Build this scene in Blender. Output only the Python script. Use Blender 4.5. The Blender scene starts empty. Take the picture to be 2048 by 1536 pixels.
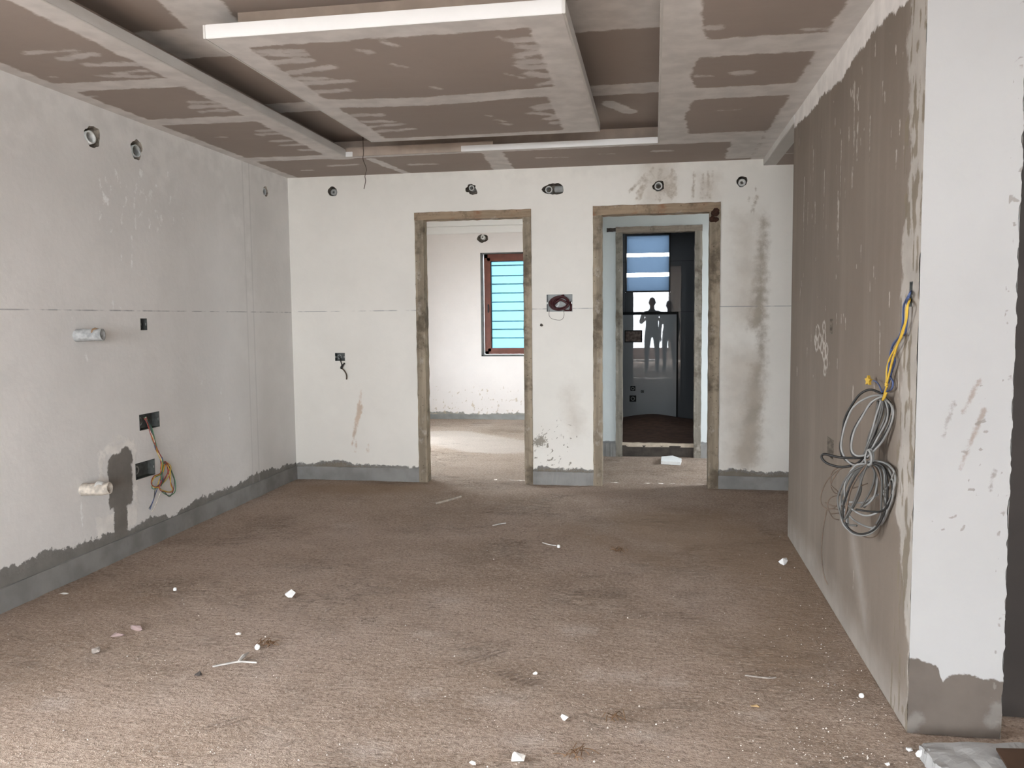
import bpy, bmesh, math, random
import numpy as np
from mathutils import Vector, Matrix

random.seed(7)
SC = bpy.context.scene
COL = SC.collection

# ------------------------------------------------------------------ camera
F_PX, YAW, PIT, ROL = 1674.79, -0.1689, -0.0790, -0.0101
EYE = np.array([0.0, 0.0, 1.35])
_cy, _sy = math.cos(YAW), math.sin(YAW)
_fw = np.array([_sy, _cy, 0.0]); _rt = np.array([_cy, -_sy, 0.0]); _up = np.array([0, 0, 1.0])
_w = _fw * math.cos(PIT) + _up * math.sin(PIT)
_u2 = _up * math.cos(PIT) - _fw * math.sin(PIT)
_r = _rt * math.cos(ROL) + _u2 * math.sin(ROL)
_u = _u2 * math.cos(ROL) - _rt * math.sin(ROL)
cam_d = bpy.data.cameras.new('camera')
cam = bpy.data.objects.new('camera', cam_d)
COL.objects.link(cam)
cam_d.sensor_fit = 'HORIZONTAL'; cam_d.sensor_width = 36.0
cam_d.lens = F_PX / 2048 * 36.0
cam_d.clip_start = 0.02
M = Matrix.Identity(4)
for i in range(3):
    M[i][0] = _r[i]; M[i][1] = _u[i]; M[i][2] = -_w[i]; M[i][3] = EYE[i]
cam.matrix_world = M
SC.camera = cam

# ------------------------------------------------------------------ light
SKY = 14.0
world = bpy.data.worlds.new('sky'); SC.world = world
world.use_nodes = True
wn = world.node_tree.nodes; wl = world.node_tree.links
wn['Background'].inputs[0].default_value = (0.905, 0.965, 1.02, 1)
wn['Background'].inputs[1].default_value = SKY
SC.view_settings.view_transform = 'Standard'
SC.view_settings.look = 'None'
SC.view_settings.exposure = 0.96
SC.view_settings.gamma = 1.0
SC.view_settings.use_curve_mapping = False

def portal(name, loc, sx, sy, direction):
    """sky portal: guides sampling of the sky through a window opening, emits nothing itself"""
    d = bpy.data.lights.new(name, 'AREA'); d.shape = 'RECTANGLE'; d.size = sx; d.size_y = sy
    d.cycles.is_portal = True
    o = bpy.data.objects.new(name, d); COL.objects.link(o); o.location = loc
    o.rotation_euler = Vector(direction).to_track_quat('-Z', 'Y').to_euler()
    return o

# main dimensions (metres)
XL, XR, XC, H, D = -3.008, 0.809, 1.087, 2.524, 6.656
YS0, YS1 = 2.783, 5.255          # near and far end of the stub wall
YR = -5.0                         # rear wall
XE = 3.4                          # right side of the hall behind the viewer
REARS = [(-2.3, 0.46, 0.05, 2.45), (0.98, 3.2, 0.05, 2.45)]   # balcony openings in the rear wall
SIDE = (0.0, 1.42, 0.08, 2.42)   # unseen opening added in the left wall for daylight from that side
Y1 = 10.92                        # far wall of the next room
YI = 8.10                         # wall with the bathroom door
YB = 10.2                         # bathroom far wall
ZT = 2.66                         # recess level of the ceiling
for q in REARS:
    portal('portal_rear', ((q[0]+q[1])/2, YR-0.05, (q[2]+q[3])/2), q[1]-q[0], q[3]-q[2], (0, 1, 0))
portal('portal_side', (XL-0.05, (SIDE[0]+SIDE[1])/2, (SIDE[2]+SIDE[3])/2), SIDE[1]-SIDE[0], SIDE[3]-SIDE[2], (1, 0, 0))

# ------------------------------------------------------------------ helpers
def px_ray(x, y):
    return _w * F_PX + _r * (x - 1024) + _u * (768 - y)
def on(x, y, ax, val):
    d = px_ray(x, y); t = (val - EYE[ax]) / d[ax]
    return EYE + d * t

def tag(o, label=None, cat=None, group=None, kind=None):
    if label: o['label'] = label
    if cat: o['category'] = cat
    if group: o['group'] = group
    if kind: o['kind'] = kind
    return o

def mesh_obj(name, verts, faces, mat=None, parent=None, smooth=False, loc=None):
    me = bpy.data.meshes.new(name)
    me.from_pydata([tuple(map(float, v)) for v in verts], [], faces)
    me.update()
    return link(name, me, mat, parent, smooth, loc)

def link(name, me, mat=None, parent=None, smooth=False, loc=None):
    o = bpy.data.objects.new(name, me); COL.objects.link(o)
    if mat:
        for m in (mat if isinstance(mat, (list, tuple)) else [mat]): me.materials.append(m)
    if smooth:
        me.polygons.foreach_set('use_smooth', [True] * len(me.polygons))
    if parent: o.parent = parent
    if loc is not None: o.location = loc
    return o

def bm_obj(name, bm, mat=None, parent=None, smooth=False, loc=None):
    me = bpy.data.meshes.new(name); bm.to_mesh(me); bm.free()
    return link(name, me, mat, parent, smooth, loc)

def empty(name, loc, label=None, cat=None, group=None, kind=None, rotz=0.0):
    o = bpy.data.objects.new(name, None); COL.objects.link(o)
    o.location = loc; o.rotation_euler = (0, 0, rotz); o.empty_display_size = 0.1
    return tag(o, label, cat, group, kind)

def attach(child, parent):
    """parent keeping the child's world place (parents are unrotated empties or origin meshes)"""
    child.parent = parent
    child.location = Vector(child.location) - Vector(parent.location)
    return child

def box_bm(x0, x1, y0, y1, z0, z1, bev=0.0, bm=None):
    bm = bm or bmesh.new()
    vs = [bm.verts.new((x, y, z)) for x in (x0, x1) for y in (y0, y1) for z in (z0, z1)]
    fs = [(0, 1, 3, 2), (4, 6, 7, 5), (0, 4, 5, 1), (2, 3, 7, 6), (0, 2, 6, 4), (1, 5, 7, 3)]
    new = [bm.faces.new([vs[i] for i in f]) for f in fs]
    if bev > 0:
        es = list({e for f in new for e in f.edges})
        bmesh.ops.bevel(bm, geom=es, offset=bev, segments=2, affect='EDGES')
    return bm

def box(name, x0, x1, y0, y1, z0, z1, mat, parent=None, bev=0.0):
    return bm_obj(name, box_bm(x0, x1, y0, y1, z0, z1, bev), mat, parent)

def rough_box(name, x0, x1, y0, y1, z0, z1, mat, parent=None, cuts=10, amp=0.003, seed=0):
    """sawn timber / plaster lump: subdivided box with uneven faces"""
    bm = box_bm(x0, x1, y0, y1, z0, z1)
    L = max(x1-x0, y1-y0, z1-z0)
    long_ax = [x1-x0, y1-y0, z1-z0].index(L)
    es = [e for e in bm.edges if abs((e.verts[0].co - e.verts[1].co)[long_ax]) > L*0.5]
    bmesh.ops.subdivide_edges(bm, edges=es, cuts=cuts, use_grid_fill=True)
    rnd = random.Random(seed)
    for v in bm.verts:
        for k in range(3):
            if k != long_ax: v.co[k] += rnd.uniform(-amp, amp)
    return bm_obj(name, bm, mat, parent)

def catmull(pts, n=6, closed=False):
    P = [np.array(p, float) for p in pts]
    if len(P) < 3 and not closed: return P
    out = []
    N = len(P)
    rng = range(N) if closed else range(N-1)
    for i in rng:
        if closed: p0, p1, p2, p3 = P[i-1], P[i], P[(i+1) % N], P[(i+2) % N]
        else: p0, p1, p2, p3 = P[max(i-1, 0)], P[i], P[i+1], P[min(i+2, N-1)]
        for k in range(n):
            t = k / n
            out.append(0.5*((2*p1)+(-p0+p2)*t+(2*p0-5*p1+4*p2-p3)*t*t+(-p0+3*p1-3*p2+p3)*t**3))
    if not closed: out.append(P[-1])
    return out

def tube_data(path, r, seg=6, closed=False):
    P = [np.array(p, float) for p in path]; N = len(P)
    V = []; Fc = []
    prev = None
    for i in range(N):
        if closed: t = P[(i+1) % N] - P[i-1]
        else: t = P[min(i+1, N-1)] - P[max(i-1, 0)]
        t = t / (np.linalg.norm(t) + 1e-9)
        if prev is None:
            a = np.array([0, 0, 1.0]) if abs(t[2]) < 0.9 else np.array([1.0, 0, 0])
            n = np.cross(t, a)
        else:
            n = prev - t * (prev @ t)
        n = n / (np.linalg.norm(n) + 1e-9); prev = n
        b = np.cross(t, n)
        rr = r[i] if hasattr(r, '__len__') else r
        for k in range(seg):
            a = 2*math.pi*k/seg
            V.append(P[i] + (n*math.cos(a) + b*math.sin(a))*rr)
    for i in range(N if closed else N-1):
        j = (i+1) % N
        for k in range(seg):
            k2 = (k+1) % seg
            Fc.append((i*seg+k, i*seg+k2, j*seg+k2, j*seg+k))
    if not closed:
        Fc.append(tuple(range(seg))[::-1]); Fc.append(tuple((N-1)*seg+k for k in range(seg)))
    return V, Fc

def tube(name, pts, r, mat, parent=None, seg=6, closed=False, n=6, smooth=True):
    V, Fc = tube_data(catmull(pts, n, closed), r, seg, closed)
    org = np.array(parent.location) if parent else np.zeros(3)
    return mesh_obj(name, [v - org for v in V], Fc, mat, parent, smooth)

def pipe_data(p0, p1, r_out, r_in, seg=18, wob=0.0, seed=0, rings=4):
    """hollow pipe with visible wall thickness"""
    p0 = np.array(p0, float); p1 = np.array(p1, float)
    t = p1-p0; L = np.linalg.norm(t); t = t/L
    a = np.array([0, 0, 1.0]) if abs(t[2]) < 0.9 else np.array([1.0, 0, 0])
    n = np.cross(t, a); n /= np.linalg.norm(n); b = np.cross(t, n)
    rnd = random.Random(seed)
    V = []; Fc = []
    prof = [(i/rings, r_out) for i in range(rings+1)] + [(1.0, r_in)] + [(1-i/rings, r_in) for i in range(1, rings+1)]
    ph = rnd.uniform(0, 6)
    for s, rr in prof:
        off = (n*math.sin(s*5+ph) + b*math.cos(s*4+ph))*wob
        for k in range(seg):
            an = 2*math.pi*k/seg
            V.append(p0 + t*L*s + off + (n*math.cos(an)+b*math.sin(an))*(rr + rnd.uniform(-wob, wob)*0.6))
    m = len(prof)
    for i in range(m-1):
        for k in range(seg):
            k2 = (k+1) % seg
            Fc.append((i*seg+k, i*seg+k2, (i+1)*seg+k2, (i+1)*seg+k))
    return V, Fc

# value noise in numpy (for ragged outlines and uneven ground)
def _hash(ix, iy, s):
    h = (ix.astype(np.int64)*374761393 + iy.astype(np.int64)*668265263 + s*1442695041) & 0x7fffffff
    h = ((h ^ (h >> 13)) * 1274126177) & 0x7fffffff
    return ((h ^ (h >> 16)) & 0xffff) / 65535.0
def vnoise(x, y, s=0):
    x = np.asarray(x, float); y = np.asarray(y, float)
    ix = np.floor(x); iy = np.floor(y); fx = x-ix; fy = y-iy
    fx = fx*fx*(3-2*fx); fy = fy*fy*(3-2*fy)
    a = _hash(ix, iy, s); b = _hash(ix+1, iy, s); c = _hash(ix, iy+1, s); d = _hash(ix+1, iy+1, s)
    return (a*(1-fx)+b*fx)*(1-fy) + (c*(1-fx)+d*fx)*fy
def fbm(x, y, s=0, o=4):
    t = 0; a = 0.5
    for i in range(o):
        t = t + a*vnoise(np.asarray(x)*2**i, np.asarray(y)*2**i, s+i*17); a *= 0.5
    return t

# signed distance shapes, positive inside
def s_cap(U, V, a, b, r, r2=None):
    ax, ay = a; bx, by = b
    dx, dy = bx-ax, by-ay
    t = np.clip(((U-ax)*dx + (V-ay)*dy)/(dx*dx+dy*dy+1e-9), 0, 1)
    rr = r if r2 is None else r + (r2-r)*t
    return rr - np.hypot(U-ax-dx*t, V-ay-dy*t)
def s_box(U, V, u0, u1, v0, v1):
    return np.minimum(np.minimum(U-u0, u1-U), np.minimum(V-v0, v1-V))
def s_union(*a):
    r = a[0]
    for b in a[1:]: r = np.maximum(r, b)
    return r

def surface(name, to3, u0, u1, v0, v1, step, mat, parent=None, rects=(), rounds=(), fields=None, disp=None, extra_u=(), extra_v=()):
    """a wall / ceiling / floor sheet as a grid; rects are openings, rounds are (cu, cv, outline radius function, half box);
    fields: {attribute: f(U, V)} hold the distance to plaster edges, stains and the like"""
    us = list(np.linspace(u0, u1, max(2, int(round((u1-u0)/step))+1)))
    vs = list(np.linspace(v0, v1, max(2, int(round((v1-v0)/step))+1)))
    allr = list(rects) + [(c[0]-c[3], c[0]+c[3], c[1]-c[3], c[1]+c[3]) for c in rounds]
    def merge(ls, add, lo, hi):
        add = sorted({round(float(a), 5) for a in add if lo < a < hi})
        ls = [l for l in ls if all(abs(l-a) > step*0.3 for a in add)] + add
        return np.array(sorted(ls))
    us = merge(us, [r[0] for r in allr]+[r[1] for r in allr]+list(extra_u), u0, u1)
    vs = merge(vs, [r[2] for r in allr]+[r[3] for r in allr]+list(extra_v), v0, v1)
    nu, nv = len(us), len(vs)
    U, V = np.meshgrid(us, vs, indexing='ij'); U = U.ravel(); V = V.ravel()
    cu = (us[:-1]+us[1:])/2; cv = (vs[:-1]+vs[1:])/2
    CU, CV = np.meshgrid(cu, cv, indexing='ij')
    keep = np.ones(CU.shape, bool)
    for r in allr:
        keep &= ~((CU > r[0]) & (CU < r[1]) & (CV > r[2]) & (CV < r[3]))
    I, J = np.nonzero(keep)
    a = I*nv+J
    faces = np.stack([a, a+nv, a+nv+1, a+1], 1)
    exU = []; exV = []; exF = []
    base = nu*nv
    for (hu, hv, rf, hb) in rounds:
        ang = sorted([2*math.pi*k/28 for k in range(28)] + [math.pi/4+k*math.pi/2 for k in range(4)])
        st = base+len(exU); n = len(ang)
        for an in ang:
            c, s = math.cos(an), math.sin(an)
            m = hb/max(abs(c), abs(s)); rr = min(rf(an), hb*0.98)
            exU += [hu+c*m, hu+c*rr]; exV += [hv+s*m, hv+s*rr]
        for k in range(n):
            k2 = (k+1) % n
            exF.append((st+2*k, st+2*k2, st+2*k2+1, st+2*k+1))
    U = np.concatenate([U, exU]); V = np.concatenate([V, exV])
    P = np.stack(to3(U, V), 1).astype(float)
    if disp is not None: P = P + np.stack(disp(U, V), 1)
    F_all = np.concatenate([faces, np.array(exF, int).reshape(-1, 4)]) if exF else faces
    used = np.zeros(len(U), bool); used[F_all.ravel()] = True
    remap = np.cumsum(used)-1
    P = P[used]; U = U[used]; V = V[used]; F_all = remap[F_all]
    me = bpy.data.meshes.new(name)
    me.vertices.add(len(P)); me.vertices.foreach_set('co', P.ravel())
    me.loops.add(F_all.size); me.loops.foreach_set('vertex_index', F_all.ravel().astype(np.int32))
    me.polygons.add(len(F_all)); me.polygons.foreach_set('loop_start', np.arange(0, F_all.size, 4, dtype=np.int32))
    me.update(calc_edges=True)
    for k, fn in (fields or {}).items():
        at = me.attributes.new(k, 'FLOAT', 'POINT')
        at.data.foreach_set('value', np.asarray(fn(U, V)*np.ones_like(U), np.float32))
    return link(name, me, mat, parent, smooth=disp is not None)

# ------------------------------------------------------------------ materials
class NT:
    def __init__(s, name):
        s.m = bpy.data.materials.new(name); s.m.use_nodes = True
        s.t = s.m.node_tree; s.n = s.t.nodes
        s.b = s.n['Principled BSDF']; s.out = s.n['Material Output']
        s.tc = s.n.new('ShaderNodeTexCoord').outputs['Object']
    def L(s, a, b): s.t.links.new(a, b)
    def put(s, sock, v):
        if hasattr(v, 'is_linked') or isinstance(v, bpy.types.NodeSocket): s.L(v, sock)
        else:
            if sock.type == 'RGBA' and len(v) == 3: v = (*v, 1)
            sock.default_value = v
    def math(s, op, a, b=0.0, clamp=False):
        n = s.n.new('ShaderNodeMath'); n.operation = op; n.use_clamp = clamp
        s.put(n.inputs[0], a); s.put(n.inputs[1], b); return n.outputs[0]
    def scale(s, v, sc):
        n = s.n.new('ShaderNodeMapping'); s.L(v, n.inputs[0]); n.inputs['Scale'].default_value = sc; return n.outputs[0]
    def noise(s, scale, detail=3.0, rough=0.5, vec=None, dist=0.0):
        n = s.n.new('ShaderNodeTexNoise'); s.L(vec or s.tc, n.inputs['Vector'])
        n.inputs['Scale'].default_value = scale; n.inputs['Detail'].default_value = detail
        n.inputs['Roughness'].default_value = rough; n.inputs['Distortion'].default_value = dist
        return n.outputs['Fac']
    def voro(s, scale, vec=None, rand=1.0):
        n = s.n.new('ShaderNodeTexVoronoi'); s.L(vec or s.tc, n.inputs['Vector']); n.inputs['Scale'].default_value = scale
        n.inputs['Randomness'].default_value = rand
        return n.outputs['Distance']
    def attr(s, name):
        n = s.n.new('ShaderNodeAttribute'); n.attribute_name = name; return n.outputs['Fac']
    def step(s, x, lo, hi, smooth=True):
        n = s.n.new('ShaderNodeMapRange'); n.interpolation_type = 'SMOOTHSTEP' if smooth else 'LINEAR'
        n.clamp = True
        s.put(n.inputs['Value'], x); s.put(n.inputs['From Min'], lo); s.put(n.inputs['From Max'], hi)
        return n.outputs['Result']
    def mix(s, f, a, b, blend='MIX'):
        n = s.n.new('ShaderNodeMix'); n.data_type = 'RGBA'; n.blend_type = blend
        s.put(n.inputs['Factor'], f); s.put(n.inputs['A'], a) if False else None
        s.put(n.inputs[6], a); s.put(n.inputs[7], b); return n.outputs[2]
    def xyz(s):
        n = s.n.new('ShaderNodeSeparateXYZ'); s.L(s.tc, n.inputs[0]); return n.outputs
    def bump(s, h, strength=0.3, dist=0.01, prev=None):
        n = s.n.new('ShaderNodeBump'); s.L(h, n.inputs['Height'])
        n.inputs['Strength'].default_value = strength; n.inputs['Distance'].default_value = dist
        if prev is not None: s.L(prev, n.inputs['Normal'])
        return n.outputs[0]
    def done(s, col, rough=0.85, normal=None, metal=0.0, spec=0.3):
        s.put(s.b.inputs['Base Color'], col); s.put(s.b.inputs['Roughness'], rough)
        s.b.inputs['Metallic'].default_value = metal
        s.b.inputs['Specular IOR Level'].default_value = spec
        if normal is not None: s.L(normal, s.b.inputs['Normal'])
        return s.m

def simple(name, col, rough=0.6, var=0.15, scale=20.0, bump=0.15, metal=0.0, spec=0.4):
    t = NT(name)
    n = t.noise(scale, 4)
    dark = tuple(c*(1-var) for c in col); lite = tuple(min(1, c*(1+var)) for c in col)
    c = t.mix(t.step(n, 0.3, 0.7), dark, lite)
    nb = t.bump(t.noise(scale*4, 3), bump, 0.003) if bump else None
    return t.done(c, rough, nb, metal, spec)

def plaster(name, base, var, layers, chalk=None, vlines=None, streak=None, bump=0.25, rough=0.9, drips=None, mott=1.6):
    """hand-trowelled wall: base colour, then layers (attribute, colour, edge, ragged amp, ragged scale, strength)"""
    t = NT(name)
    n1 = t.noise(mott, 5, 0.6); n2 = t.noise(14, 4, 0.6)
    c = t.mix(t.step(n1, 0.3, 0.7), tuple(k*(1-var) for k in base), tuple(min(1, k*(1+var)) for k in base))
    c = t.mix(t.math('MULTIPLY', t.step(n2, 0.45, 0.75), 0.25), c, tuple(k*(1-var*1.2) for k in base))
    if streak:
        sc, col, lo, hi, st = streak
        v = t.noise(1.0, 4, 0.6, vec=t.scale(t.tc, sc))
        c = t.mix(t.math('MULTIPLY', t.step(v, lo, hi), st), c, col)
    h = t.noise(30, 4, 0.6)
    for (att, col, edge, amp, nsc, st) in layers:
        a = t.attr(att)
        n = t.noise(nsc, 5, 0.65, vec=t.scale(t.tc, (1, 1, 1)))
        m = t.step(t.math('ADD', a, t.math('MULTIPLY', t.math('SUBTRACT', n, 0.5), amp)), -edge, edge)
        cc = t.mix(t.step(t.noise(9, 4), 0.3, 0.7), tuple(k*0.9 for k in col), tuple(min(1, k*1.08) for k in col))
        c = t.mix(t.math('MULTIPLY', m, st), c, cc)
        h = t.math('ADD', h, t.math('MULTIPLY', m, 0.0 if edge > 0.03 else 0.6))
    X, Y, Z = t.xyz()
    if chalk:
        z0, ax = chalk
        along = X if ax == 0 else Y
        n = t.noise(7.0, 3, 0.6)
        wob = t.math('MULTIPLY', t.math('SUBTRACT', t.noise(1.2, 2), 0.5), 0.006)
        d = t.math('ABSOLUTE', t.math('SUBTRACT', t.math('ADD', Z, wob), z0))
        ln = t.math('MULTIPLY', t.step(d, 0.0042, 0.0022), t.step(n, 0.40, 0.58))
        c = t.mix(t.math('MULTIPLY', ln, 0.6), c, (0.20, 0.20, 0.22))
    if vlines:
        for (ax, p, w, st) in vlines:
            d = t.math('ABSOLUTE', t.math('SUBTRACT', X if ax == 0 else Y, p))
            c = t.mix(t.math('MULTIPLY', t.step(d, w, w*0.3), st), c, tuple(k*0.6 for k in base))
    return t.done(c, rough, t.bump(h, bump, 0.006), 0.0, 0.25)

WHITE_B = (0.805, 0.775, 0.72)
WHITE_L = (0.80, 0.78, 0.76)
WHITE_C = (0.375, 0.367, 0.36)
CEMENT = (0.235, 0.225, 0.21)
BARE = (0.205, 0.167, 0.135)

m_left = plaster('putty_left', WHITE_L, 0.05, [
    ('pale', (0.83, 0.81, 0.79), 0.06, 0.25, 5, 0.55),
    ('flecks', (0.95, 0.94, 0.92), 0.006, 0.05, 40, 1.0),
    ('smear', (0.90, 0.87, 0.83), 0.012, 0.10, 16, 0.85),
    ('cement', CEMENT, 0.006, 0.10, 22, 1.0),
    ('patch', (0.215, 0.198, 0.18), 0.006, 0.05, 26, 1.0),
    ('soil', (0.21, 0.20, 0.185), 0.012, 0.17, 55, 0.7)],
    chalk=(1.413, 1), vlines=[(1, 5.874, 0.012, 0.25), (1, 5.977, 0.012, 0.3)], streak=((14, 1.5, 1.2), (0.70, 0.68, 0.66), 0.5, 0.75, 0.35))
m_back = plaster('putty_back', WHITE_B, 0.035, [
    ('pale', (0.80, 0.77, 0.71), 0.05, 0.2, 6, 0.45),
    ('stain', (0.27, 0.22, 0.16), 0.05, 0.14, 18, 0.8),
    ('runs', (0.33, 0.26, 0.18), 0.012, 0.05, 34, 0.75),
    ('wash', (0.56, 0.50, 0.43), 0.10, 0.22, 7, 0.6),
    ('scuff', (0.58, 0.44, 0.33), 0.010, 0.05, 30, 0.8),
    ('cement', CEMENT, 0.006, 0.075, 24, 1.0),
    ('soil', (0.20, 0.17, 0.13), 0.010, 0.16, 70, 0.8)],
    chalk=(1.418, 0))
m_stub = plaster('bare_cement', BARE, 0.07, [
    ('pale', (0.35, 0.31, 0.275), 0.10, 0.15, 5, 0.85),
    ('drips', (0.56, 0.51, 0.455), 0.004, 0.022, 40, 0.7),
    ('corner', (0.43, 0.395, 0.355), 0.015, 0.10, 18, 0.85),
    ('gouge', (0.20, 0.165, 0.12), 0.008, 0.06, 22, 0.85),
    ('putty', (0.74, 0.70, 0.67), 0.006, 0.07, 20, 1.0)],
    streak=((3.0, 7.0, 0.55), (0.285, 0.245, 0.205), 0.42, 0.78, 0.4), bump=0.2, mott=1.2)
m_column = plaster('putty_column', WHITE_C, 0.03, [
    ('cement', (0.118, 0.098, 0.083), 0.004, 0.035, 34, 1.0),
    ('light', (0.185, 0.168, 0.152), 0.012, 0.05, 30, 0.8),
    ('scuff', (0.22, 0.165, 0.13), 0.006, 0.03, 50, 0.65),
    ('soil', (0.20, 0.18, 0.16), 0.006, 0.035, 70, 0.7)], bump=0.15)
BOARD = (0.375, 0.318, 0.283)
m_board = plaster('gypsum_board', BOARD, 0.05, [
    ('daub', (0.70, 0.67, 0.65), 0.014, 0.11, 11, 0.75),
    ('tape', (0.74, 0.71, 0.69), 0.010, 0.07, 12, 0.92)], bump=0.12, mott=0.9,
    streak=((1.3, 22, 1), (0.40, 0.345, 0.31), 0.5, 0.8, 0.35))
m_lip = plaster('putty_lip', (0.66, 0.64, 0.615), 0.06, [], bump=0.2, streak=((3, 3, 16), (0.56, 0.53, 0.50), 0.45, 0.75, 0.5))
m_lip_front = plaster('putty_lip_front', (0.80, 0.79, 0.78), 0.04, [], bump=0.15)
m_liner = simple('board_edge', (0.42, 0.345, 0.29), 0.9, 0.1, 8)
m_plain = plaster('putty_plain', (0.78, 0.76, 0.73), 0.04, [], bump=0.2)
m_next = plaster('putty_next_room', (0.78, 0.718, 0.69), 0.03, [
    ('cement', (0.30, 0.28, 0.25), 0.008, 0.08, 22, 1.0),
    ('soil', (0.50, 0.40, 0.29), 0.012, 0.16, 45, 0.7)])
m_corr = plaster('putty_corridor', (0.66, 0.70, 0.70), 0.03, [('cement', (0.25, 0.25, 0.245), 0.006, 0.03, 22, 1.0)])
m_raw = simple('raw_mortar', (0.16, 0.135, 0.11), 0.95, 0.35, 40, 0.6)
m_skirt = simple('cement_skirting', (0.262, 0.256, 0.246), 0.95, 0.14, 7, 0.25, spec=0.15)
m_grey_pvc = simple('grey_pvc', (0.33, 0.34, 0.33), 0.5, 0.12, 30, 0.1)
m_white_pvc = simple('white_pvc', (0.62, 0.62, 0.60), 0.45, 0.12, 30, 0.1)
m_tan = simple('dirty_sleeve', (0.58, 0.52, 0.45), 0.8, 0.25, 35, 0.5)
m_foil = simple('grey_foam_sleeve', (0.40, 0.41, 0.41), 0.55, 0.22, 40, 0.5)
m_tape = simple('brown_tape', (0.30, 0.19, 0.11), 0.7, 0.2, 30)
m_black = simple('black_cable', (0.018, 0.017, 0.016), 0.45, 0.2, 30, 0)
m_gcable = simple('grey_cable', (0.235, 0.233, 0.225), 0.5, 0.12, 20, 0)
m_dgcable = simple('dark_grey_cable', (0.085, 0.082, 0.076), 0.5, 0.15, 20, 0)
m_bcable = simple('brown_cable', (0.10, 0.07, 0.05), 0.55, 0.2, 20, 0)
m_yel = simple('yellow_wire', (0.62, 0.40, 0.05), 0.5, 0.12, 30, 0)
m_blu = simple('blue_wire', (0.06, 0.09, 0.20), 0.5, 0.15, 30, 0)
m_red = simple('red_wire', (0.36, 0.06, 0.05), 0.5, 0.15, 30, 0)
m_grn = simple('green_wire', (0.06, 0.20, 0.10), 0.5, 0.15, 30, 0)
m_maroon = simple('maroon_wire', (0.055, 0.010, 0.012), 0.45, 0.2, 30, 0)
m_metal = simple('galvanised_steel', (0.40, 0.42, 0.40), 0.45, 0.15, 30, 0.1, metal=0.6)
m_boxdark = simple('dark_box_steel', (0.10, 0.105, 0.10), 0.6, 0.25, 40, 0.2, metal=0.3)
m_rust = simple('rusty_hinge', (0.045, 0.018, 0.010), 0.9, 0.3, 60, 0.5)
m_foam = simple('white_foam', (0.86, 0.86, 0.85), 0.85, 0.04, 60, 0.4)
m_chip = simple('plaster_chip', (0.72, 0.69, 0.65), 0.9, 0.1, 60, 0.4)
m_stone = simple('grey_stone', (0.30, 0.26, 0.23), 0.95, 0.25, 40, 0.5)
m_pink = simple('pinkish_flake', (0.34, 0.25, 0.235), 0.9, 0.12, 30, 0.3)
m_dlump = simple('dark_lump', (0.06, 0.05, 0.045), 0.95, 0.3, 50, 0.5)
m_fibre = simple('coir_fibre', (0.15, 0.085, 0.045), 0.9, 0.3, 60, 0)
m_stick = simple('weathered_stick', (0.42, 0.36, 0.30), 0.9, 0.2, 30, 0.4)
m_sliver = simple('pale_sliver', (0.47, 0.44, 0.41), 0.9, 0.15, 30, 0.4)
m_wchip = simple('yellow_wood_chip', (0.50, 0.34, 0.17), 0.9, 0.2, 40, 0.4)
m_card = simple('brown_cardboard', (0.065, 0.034, 0.018), 0.9, 0.15, 12, 0.2)
m_sand = simple('dark_sand', (0.085, 0.045, 0.028), 0.98, 0.25, 14, 0.6)
m_dark_end = simple('dark_brown_end', (0.026, 0.020, 0.017), 0.7, 0.15, 6, 0.1)
m_strip = simple('pale_wood_strip', (0.50, 0.42, 0.33), 0.8, 0.15, 20, 0.3)
m_outer = simple('exterior_concrete', (0.33, 0.30, 0.27), 0.95, 0.15, 3, 0.2)
m_parapet = simple('red_brown_parapet', (0.20, 0.12, 0.09), 0.9, 0.2, 4, 0.2)

def timber(name, base=(0.325, 0.268, 0.20), dark=(0.075, 0.058, 0.04), ax=2, red=0.0):
    t = NT(name)
    sc = [18, 18, 18]; sc[ax] = 1.1
    g = t.noise(1.0, 6, 0.7, vec=t.scale(t.tc, tuple(sc)))
    bl = t.noise(3.2, 5, 0.7)
    c = t.mix(t.step(g, 0.35, 0.7), tuple(k*0.75 for k in base), tuple(k*1.25 for k in base))
    c = t.mix(t.math('MULTIPLY', t.step(bl, 0.47, 0.66), 0.75), c, dark)
    pal = t.noise(6.0, 4, 0.7, vec=t.scale(t.tc, (1.4, 1.4, 1.0)))
    c = t.mix(t.math('MULTIPLY', t.step(pal, 0.56, 0.72), 0.5), c, (0.55, 0.50, 0.44))
    if red:
        c = t.mix(t.math('MULTIPLY', t.step(t.noise(4.5, 4, 0.6), 0.52, 0.66), red), c, (0.26, 0.11, 0.055))
    sp = t.voro(26)
    c = t.mix(t.math('MULTIPLY', t.step(sp, 0.14, 0.06), 0.7), c, (0.05, 0.04, 0.03))
    h = t.math('ADD', g, t.noise(50, 3))
    return t.done(c, 0.88, t.bump(h, 0.5, 0.004), 0, 0.25)
m_jamb = timber('weathered_timber_upright')
m_head = timber('weathered_timber_header', (0.30, 0.225, 0.155), ax=0, red=0.7)
m_jamb_in = timber('grey_timber_upright', (0.27, 0.245, 0.205))
m_head_in = timber('grey_timber_header', (0.26, 0.22, 0.18), ax=0)
m_winwood = simple('red_brown_window_frame', (0.155, 0.043, 0.024), 0.4, 0.12, 14, 0.05)
m_gasket = simple('black_gasket', (0.015, 0.013, 0.012), 0.6, 0.1, 20, 0)
m_bar = simple('teal_grill_bar', (0.10, 0.26, 0.30), 0.5, 0.1, 20, 0)
m_reveal = simple('grey_reveal', (0.12, 0.12, 0.115), 0.9, 0.2, 10, 0.2)

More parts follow.
